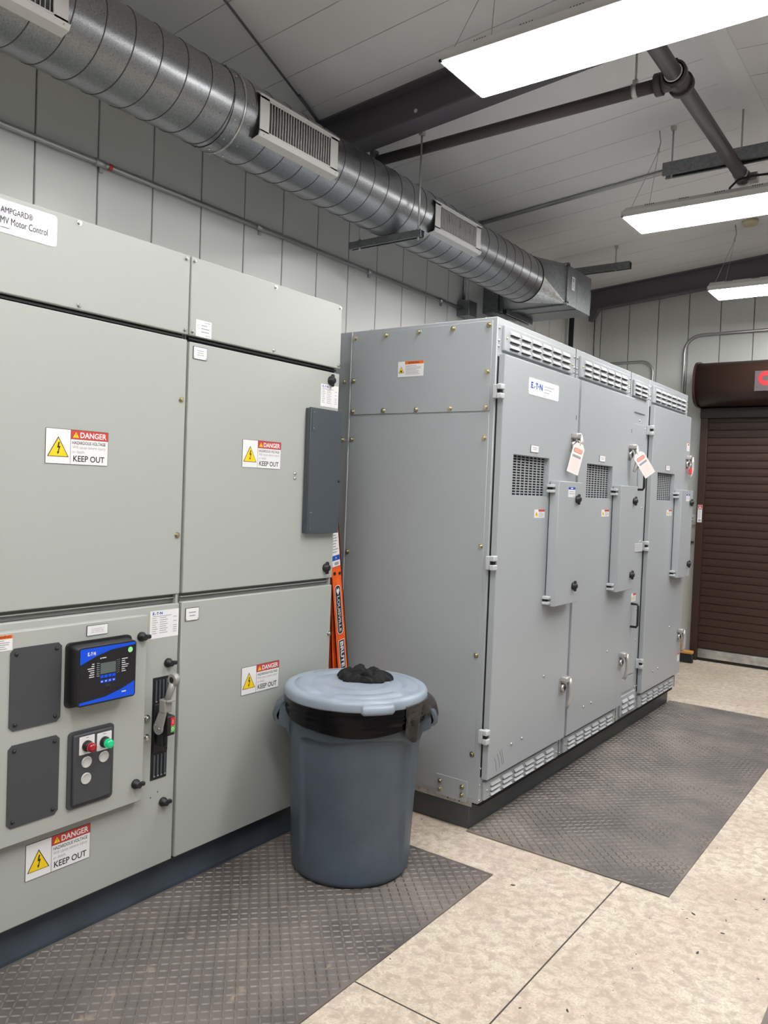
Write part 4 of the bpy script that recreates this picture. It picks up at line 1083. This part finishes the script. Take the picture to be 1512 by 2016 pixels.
# ------------------------------------------------------------------ rubber mats
def mat_obj(x0, y0, x1, y1, label):
    mb = MB(); t = .005
    mb.box((x0, y0, 0.0007), (x1, y1, t), 'mat_rubber')
    p = .0245; nx = int((x1 - x0 - .01) / p); ny = int((y1 - y0 - .01) / p)
    k = mb.mi('mat_lug'); bm = mb.bm; s = math.sqrt(.5)
    sx = x0 + ((x1 - x0) - nx * p) / 2 + p / 2; sy = y0 + ((y1 - y0) - ny * p) / 2 + p / 2
    L_, Wd, Hh = .0150, .0040, .0028
    base = [(-L_, 0), (-L_ * .5, -Wd * .8), (L_ * .5, -Wd * .8), (L_, 0), (L_ * .5, Wd * .8), (-L_ * .5, Wd * .8)]
    for i in range(nx):
        for j in range(ny):
            cx, cy = sx + i * p, sy + j * p
            if (i + j) % 2: ux, uy = s, s
            else: ux, uy = s, -s
            vs = [bm.verts.new((cx + a * ux - b * uy, cy + a * uy + b * ux, t)) for a, b in base]
            a1 = bm.verts.new((cx - L_ * .55 * ux, cy - L_ * .55 * uy, t + Hh)); a2 = bm.verts.new((cx + L_ * .55 * ux, cy + L_ * .55 * uy, t + Hh))
            for q in ((vs[0], vs[1], a1), (vs[1], vs[2], a2, a1), (vs[2], vs[3], a2), (vs[3], vs[4], a2), (vs[4], vs[5], a1, a2), (vs[5], vs[0], a1)):
                ff = bm.faces.new(q); ff.material_index = k
    o = mb.build('rubber_mat'); tag(o, label, 'mat', 'diamond plate rubber mats'); return o
mat_obj(-2.322, -.20, -1.447, 2.822, 'diamond pattern rubber mat under the trash can along the left cabinets')
mat_obj(-1.735, 3.108, -.843, 6.150, 'diamond pattern rubber mat in front of the switchgear row')
mat_obj(-.408, 1.2, .45, 4.2, 'rubber mat whose corner shows at the bottom right')

# ------------------------------------------------------------------ scraps on the floor
def scrap():
    mb = MB(); mb.prism([(-.012, -.002, 0), (-.002, -.006, 0), (.011, -.003, 0), (.013, .001, 0), (.002, .004, 0), (-.009, .004, 0)], 'ink', (0, 0, .002)); return mb
for i, (a, b) in enumerate([(-0.637, 3.263), (-0.551, 3.336), (-0.735, 3.043), (-0.744, 2.995), (-0.628, 3.074), (-0.618, 2.975), (-0.655, 2.792), (-1.433, 2.101), (-0.992, 2.146), (-0.877, 2.225), (-1.348, 2.802), (-0.797, 2.56), (-1.96, 3.086), (-1.3, 6.371)]):
    o = inst('scrap', scrap, 'floor_scrap', None, (a, b, .0008), (0, 0, i * 1.3)); o.scale = ((.42, .6, .75, .36)[i % 4],) * 3
    tag(o, 'tiny dark scrap lying on the bare concrete floor', 'scrap', 'tiny dark scraps on the concrete')

# ------------------------------------------------------------------ trash can, liner, lid, cloth
CX, CY = -1.945, 2.535
VA = math.atan2(-CY, -CX)                 # direction from the can towards the viewer
def dth(th, c): return (th - c + PI) % (2 * PI) - PI
def sm(a, b, x):
    t = max(0, min(1, (x - a) / (b - a))); return t * t * (3 - 2 * t)
TC = thing('trash_can', 'round blue-grey plastic trash can standing on the near mat', 'trash can', (CX, CY, .007))
def body_r(th, r_, h):
    if r_ < .05: return r_, h
    d1 = dth(th, VA); d2 = dth(th, VA + PI); d = d1 if abs(d1) < abs(d2) else d2
    wave = .560 + .008 * math.sin(d * 4.2 + .6) - .018 * sm(.7, .95, abs(d))
    ins = (1 - sm(.90, .965, abs(d - .04))) * (1 - sm(wave - .006, wave + .006, h)) * sm(.02, .22, h)
    return r_ - .016 * ins, h
prof = [(.02, .012), (.205, .012), (.215, .0), (.228, .003), (.236, .016)]
for i in range(1, 91): h = .016 + (.645 - .016) * i / 90; prof.append((.236 + .032 * (h / .66), h))
prof += [(.275, .650), (.280, .662), (.278, .672), (.270, .673), (.262, .66), (.236, .56), (.226, .3), (.212, .03), (.02, .025)]
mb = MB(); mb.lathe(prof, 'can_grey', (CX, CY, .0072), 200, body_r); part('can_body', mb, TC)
for sg in (-1, 1):
    ca = VA + sg * PI / 2; rad = Vector((math.cos(ca), math.sin(ca), 0)); tan = Vector((-math.sin(ca), math.cos(ca), 0)); c0 = Vector((CX, CY, .0072))
    mb = MB()
    outer = [(.272, .668), (.298, .662), (.322, .635), (.332, .605), (.326, .585), (.312, .580)]
    inner = [(.306, .588), (.318, .592), (.322, .606), (.313, .630), (.293, .652), (.272, .656)]
    def bandat(w, s_): return [c0 + rad * a + tan * w + Vector((0, 0, b)) for a, b in s_]
    N_ = 8; rings = []
    for i in range(N_ + 1):
        w = -.070 + .140 * i / N_; sh = -.012 * (abs(w) / .07) ** 3
        rings.append([mb.bm.verts.new(c0 + rad * (a + sh) + tan * w + Vector((0, 0, b))) for a, b in outer + inner])
    k = mb.mi('can_grey'); nn = len(rings[0])
    for i in range(N_):
        for j in range(nn):
            ff = mb.bm.faces.new((rings[i][j], rings[i][(j + 1) % nn], rings[i + 1][(j + 1) % nn], rings[i + 1][j])); ff.material_index = k; ff.smooth = True
    for rg in (rings[0], rings[-1]): ff = mb.bm.faces.new(rg); ff.material_index = k
    for w in (-.070, .064):
        mb.prism([c0 + rad * a + tan * w + Vector((0, 0, b)) for a, b in ((.262, .666), (.286, .660), (.298, .63), (.300, .596), (.300, .572), (.268, .556), (.256, .52))], 'can_grey', tan * .006)
    part('handle', mb, TC)
# liner
LN = thing('bin_liner', 'black plastic bag folded over the trash can rim', 'bin liner', (CX, CY, .68))
mb = MB(); seg = 120; rows = 12; k = mb.mi('bag_black'); rings = []
def bag_bottom(d):
    e = .612 - .026 * math.exp(-((d - .15) / .6) ** 2) + .005 * math.sin(3 * d)
    e += .022 * sm(.8, 1.6, -d) + .010 * sm(.9, 1.7, d)
    return e
for i in range(rows + 1):
    ring = []
    for j in range(seg):
        th = 2 * PI * j / seg; d = dth(th, VA); zb = bag_bottom(d); zt = .696
        t = i / rows; h = zt + (zb - zt) * t
        nz = noise.noise(Vector((math.cos(th) * 5, math.sin(th) * 5, h * 30)))
        fold = .0035 * math.sin(h * 330 + 2.2 * math.sin(th * 2 + h * 20)) * math.sin(PI * t)
        rr = .2835 + .003 * nz + fold + .003 * math.sin(PI * t)
        ring.append(mb.bm.verts.new((CX + rr * math.cos(th), CY + rr * math.sin(th), h + .0072)))
    rings.append(ring)
inn = []
for h, rr in ((.700, .272), (.66, .262), (.58, .236)):
    inn.append([mb.bm.verts.new((CX + rr * math.cos(2 * PI * j / seg), CY + rr * math.sin(2 * PI * j / seg), h + .0072)) for j in range(seg)])
rings = inn[::-1] + rings
for i in range(len(rings) - 1):
    for j in range(seg):
        ff = mb.bm.faces.new((rings[i][j], rings[i][(j + 1) % seg], rings[i + 1][(j + 1) % seg], rings[i + 1][j])); ff.material_index = k; ff.smooth = True
part('bag', mb, LN)
# loose flap draped over the right handle
mb = MB(); k = mb.mi('bag_worn'); NU, NV = 26, 14; g = []
for i in range(NU + 1):
    row = []
    for j in range(NV + 1):
        u_, v_ = i / NU, j / NV
        d = .72 + .98 * u_; th = VA + d
        drop = (.085 + .030 * math.sin(u_ * 9 + .4) + .035 * math.exp(-((u_ - .20) / .12) ** 2)) * v_
        out = .289 + .048 * sm(.35, 1.0, u_) * math.sin(min(1, v_ * 1.5) * PI / 2) + .006 * math.sin(u_ * 22 + v_ * 3) * v_ + .004 * noise.noise(Vector((u_ * 7, v_ * 5, 1)))
        row.append(mb.bm.verts.new((CX + out * math.cos(th), CY + out * math.sin(th), .0072 + .696 - drop)))
    g.append(row)
for i in range(NU):
    for j in range(NV):
        ff = mb.bm.faces.new((g[i][j], g[i + 1][j], g[i + 1][j + 1], g[i][j + 1])); ff.material_index = k; ff.smooth = True
fo = part('loose_flap', mb, LN, 'dusty brownish bag flap')
sm_ = fo.modifiers.new('s', 'SOLIDIFY'); sm_.thickness = .0012
# lid
LZ = .690
def lid_r(th, r_, h):
    d = dth(th, VA)
    if .17 < r_ < .262 and h > .02:
        # raised arcs broken at four places
        q = math.cos(2 * (d - .25))
        h += .007 * sm(.30, .42, abs(q)) * (1 if .19 < r_ < .245 else 0)
    return r_, h
mb = MB()
lp = [(.20, .012), (.262, .010), (.266, -.004), (.284, -.006), (.287, .000), (.286, .022), (.281, .031), (.272, .036), (.262, .037), (.252, .036), (.246, .034), (.243, .033), (.215, .034), (.195, .034), (.188, .034), (.18, .036), (.140, .039), (.125, .040), (.120, .0385), (.10, .0385), (.05, .0385), (.01, .0385)]
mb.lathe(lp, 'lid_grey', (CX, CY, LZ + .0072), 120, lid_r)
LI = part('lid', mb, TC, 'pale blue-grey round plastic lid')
for d0, wd in ((.30, .20), (.30 + PI, .20)):
    mb = MB(); k = mb.mi('lid_grey'); rings = []
    for i in range(13):
        th = VA + d0 + wd * 2 * (i / 12 - .5) * 1.15
        e = 1 if 0 < i < 12 else .55
        rings.append([mb.bm.verts.new((CX + rr * math.cos(th), CY + rr * math.sin(th), LZ + .0072 + hh)) for rr, hh in ((.283, -.012 * e), (.283 + .010 * e, -.013 * e), (.283 + .015 * e, -.002), (.283 + .013 * e, .012), (.283, .026))])
    for i in range(12):
        for j in range(5):
            ff = mb.bm.faces.new((rings[i][j], rings[i][(j + 1) % 5], rings[i + 1][(j + 1) % 5], rings[i + 1][j])); ff.material_index = k; ff.smooth = True
    for rg in (rings[0], rings[-1]): ff = mb.bm.faces.new(rg); ff.material_index = k
    part('lift_tab', mb, LI)
# crumpled cloth
mb = MB(); k = mb.mi('cloth_black')
vr = Vector((-math.sin(VA), math.cos(VA), 0)); vf = Vector((math.cos(VA), math.sin(VA), 0))
cc = Vector((CX, CY, LZ + .0072 + .0385)) + vr * .030 - vf * .06
r_ = bmesh.ops.create_icosphere(mb.bm, subdivisions=6, radius=1)
for v in r_['verts']:
    p = v.co.copy()
    a = math.atan2(p.y, p.x)
    rr0 = math.hypot(p.x, p.y)
    w1 = noise.noise(Vector((p.x * 1.5, p.y * 1.5, 2.0))) * 3.2
    s1 = math.sin(a * 3 + rr0 * 7 + w1 * 1.6); s2 = math.sin(p.x * 9 - p.y * 5 + w1 * 2.4); s3 = math.sin(p.y * 13 + p.x * 6 + w1 * 3)
    f1 = abs(s1) ** .6 * (1 if s1 > 0 else -.4); f2 = abs(s2) ** .6 * (1 if s2 > 0 else -.5)
    n3 = noise.noise(Vector((p.x * 1.1, p.y * 1.1, 8)))
    s4 = math.sin(p.x * 22 + p.y * 11 + w1 * 4); s5 = math.sin(a * 7 - rr0 * 12 + w1 * 2)
    R_ = 1 + .10 * math.sin(a * 2 + 1) + .07 * math.sin(a * 5 + 2) + .05 * math.sin(a * 9) + .05 * s3
    hh = max(p.z, -.1) ** 1 * .034 * (1 + .26 * f1 + .22 * f2 + 0.10 * s3 + .05 * s4 + .06 * s5 + .25 * n3)
    z_ = max(.0008, .006 + hh)
    v.co = cc + vr * p.x * .100 * R_ + vf * p.y * .078 * R_ + Vector((0, 0, z_))
for f_ in mb.bm.faces: f_.material_index = k; f_.smooth = True
o = mb.build('crumpled_cloth'); tag(o, 'crumpled black cloth lying on the trash can lid', 'cloth')

# ------------------------------------------------------------------ roll-up door on the far wall
DO = MB(); yw = FY_
DO.box((-2.066, 7.90, 0), (-2.0, yw - .001, 2.36), 'door_brown', .003); DO.box((.40, 7.90, 0), (.466, yw - .001, 2.36), 'door_brown', .003)
door = struct('door_1', DO)
mb = MB(); z = .115; k = mb.mi('door_brown'); P_ = .0715
yb_ = 7.955
while z < 2.36:
    mb.prism([(-2.0, yb_ - .002, z), (-2.0, yb_ - .002, z + .003), (-2.0, yb_ - .0085, z + .0065), (-2.0, yb_ - .0105, z + .035), (-2.0, yb_ - .0095, z + .0675), (-2.0, yb_ - .003, z + P_ - .001), (-2.0, yb_ + .002, z + P_), (-2.0, yb_ + .01, z + P_), (-2.0, yb_ + .01, z)], 'door_brown', (2.4, 0, 0))
    z += P_
struct('curtain', mb, door)
mb = MB(); mb.box((-1.998, 7.925, .028), (.398, 7.975, .112), 'alu', .003); mb.box((-1.998, 7.920, .066), (.398, 7.926, .074), 'alu', .001); mb.box((-1.998, 7.93, .002), (.398, 7.97, .028), 'gap'); struct('bottom_bar', mb, door)
mb = MB()
def hood_profile(g):
    cy0, cz0, ry, rz = 7.80, 2.60, .205 + g, .197 + g
    pts = [(8.04, 2.80 + g), (7.80, 2.80 + g)]
    for i in range(1, 19):
        t = PI / 2 + i * PI * .96 / 18
        sx = abs(math.cos(t)) ** .72; sz = abs(math.sin(t)) ** .72
        pts.append((cy0 - ry * sx, cz0 + rz * sz * (1 if math.sin(t) > 0 else -1)))
    return pts + [(7.80, 2.403 - g), (8.04, 2.403 - g)]
mb.prism([(-2.055, a, b) for a, b in hood_profile(0)], 'door_brown', (2.51, 0, 0), smooth=True)
mb.prism([(-2.075, a, b) for a, b in hood_profile(.012)], 'door_brown', (.02, 0, 0))
mb.cyl((-2.11, 7.80, 2.62), (-2.075, 7.80, 2.62), .05, 'door_brown_dark', 16)
mb.box((-2.066, 7.88, 2.30), (.466, 8.04, 2.39), 'door_brown_dark')
struct('hood', mb, door)
mb = MB(); f = FY(-1.545, 7.589, 2.50); f.slab(mb, 1.3, .175, .002, 'sign_plate')
def ring_(cx, cz_, ro_x, ro_z, ri_x, ri_z):
    n = 36
    for i in range(n):
        a, b = 2 * PI * i / n, 2 * PI * (i + 1) / n
        f.poly(mb, [(cx + ro_x * math.cos(a), cz_ + ro_z * math.sin(a)), (cx + ro_x * math.cos(b), cz_ + ro_z * math.sin(b)), (cx + ri_x * math.cos(b), cz_ + ri_z * math.sin(b)), (cx + ri_x * math.cos(a), cz_ + ri_z * math.sin(a))], 'oa_red', .003)
ring_(.095, .109, .070, .064, .035, .022)
f.disc(mb, .02, .035, .004, 'gap', .0025, 8)
struct('door_sign', mb, door)
mb = MB(); f = FY(-2.052, 7.8995, 1.315); f.slab(mb, .040, .165, .001, 'label_white'); f.rect(mb, .003, .132, .037, .162, 'danger_red', H1); f.poly(mb, [(.012, .138), (.028, .138), (.020, .158)], 'label_white', H2); f.rect(mb, .003, .120, .037, .126, 'ink', H1); f.lines(mb, .006, .035, .034, .115, 9, 'ink_grey', H1); f.rect(mb, .008, .010, .032, .028, 'ink_grey', H1); struct('door_sticker', mb, door)
r = thing('door_control_box', 'white control box with two buttons on the wall left of the brown door', 'switch box', (-2.17, FY_, 1.33))
mb = MB(); mb.box((-2.18, FY_ - .055, 1.285), (-2.085, FY_, 1.385), 'white_plastic', .008); part('box_body', mb, r)
for zz in (1.350, 1.322): mb = MB(); mb.cyl((-2.12, FY_ - .059, zz), (-2.12, FY_ - .054, zz), .008, 'ink_grey', 12); part('button', mb, r)
mb = MB(); mb.box((-2.20, FY_ - .03, 1.105), (-2.115, FY_, 1.125), 'charcoal', .003); o = mb.build('wall_clip'); tag(o, 'small dark clip on the wall below the white control box', 'clip')
r = thing('broom', 'broom head with black bristles on the floor beside the brown door', 'broom', (-2.10, 7.80, 0))
mb = MB(); mb.prism([(-2.14, 7.70, .004), (-1.985, 7.70, .004), (-1.995, 7.70, .085), (-2.13, 7.70, .085)], 'black', (0, .05, 0)); part('bristles', mb, r)
mb = MB(); mb.box((-2.145, 7.695, .085), (-1.985, 7.755, .115), 'wood', .008); mb.cyl((-2.10, 7.725, .11), (-2.25, 7.98, 1.0), .011, 'wood', 12); part('broom_head', mb, r)

# ------------------------------------------------------------------ camera
cam = bpy.data.cameras.new('camera'); co = bpy.data.objects.new('camera', cam); COL.objects.link(co)
yaw, pitch, roll = math.radians(-35.98389128), math.radians(-1.67741269), math.radians(2.19067842)
F = 1572.665
cy_, sy_, cp, sp_, cr, sr = math.cos(yaw), math.sin(yaw), math.cos(pitch), math.sin(pitch), math.cos(roll), math.sin(roll)
fw = Vector((sy_ * cp, cy_ * cp, sp_)); rt_ = Vector((cy_, -sy_, 0)); up_ = rt_.cross(fw)
r2 = rt_ * cr + up_ * sr; u2 = -rt_ * sr + up_ * cr
M = Matrix(((r2.x, u2.x, -fw.x, 0), (r2.y, u2.y, -fw.y, 0), (r2.z, u2.z, -fw.z, 1.52), (0, 0, 0, 1)))
co.matrix_world = M
cam.sensor_fit = 'VERTICAL'; cam.sensor_height = 36; cam.sensor_width = 27; cam.lens = F / 2016 * 36
cam.clip_start = 0.02
scene.camera = co

w = bpy.data.worlds.new('world'); scene.world = w; w.use_nodes = True
w.node_tree.nodes['Background'].inputs[0].default_value = (0.02, 0.02, 0.02, 1); w.node_tree.nodes['Background'].inputs[1].default_value = 1.0
vs = scene.view_settings
vs.view_transform = 'Standard'; vs.look = 'None'; vs.gamma = 1; vs.exposure = 0.76; vs.use_curve_mapping = False
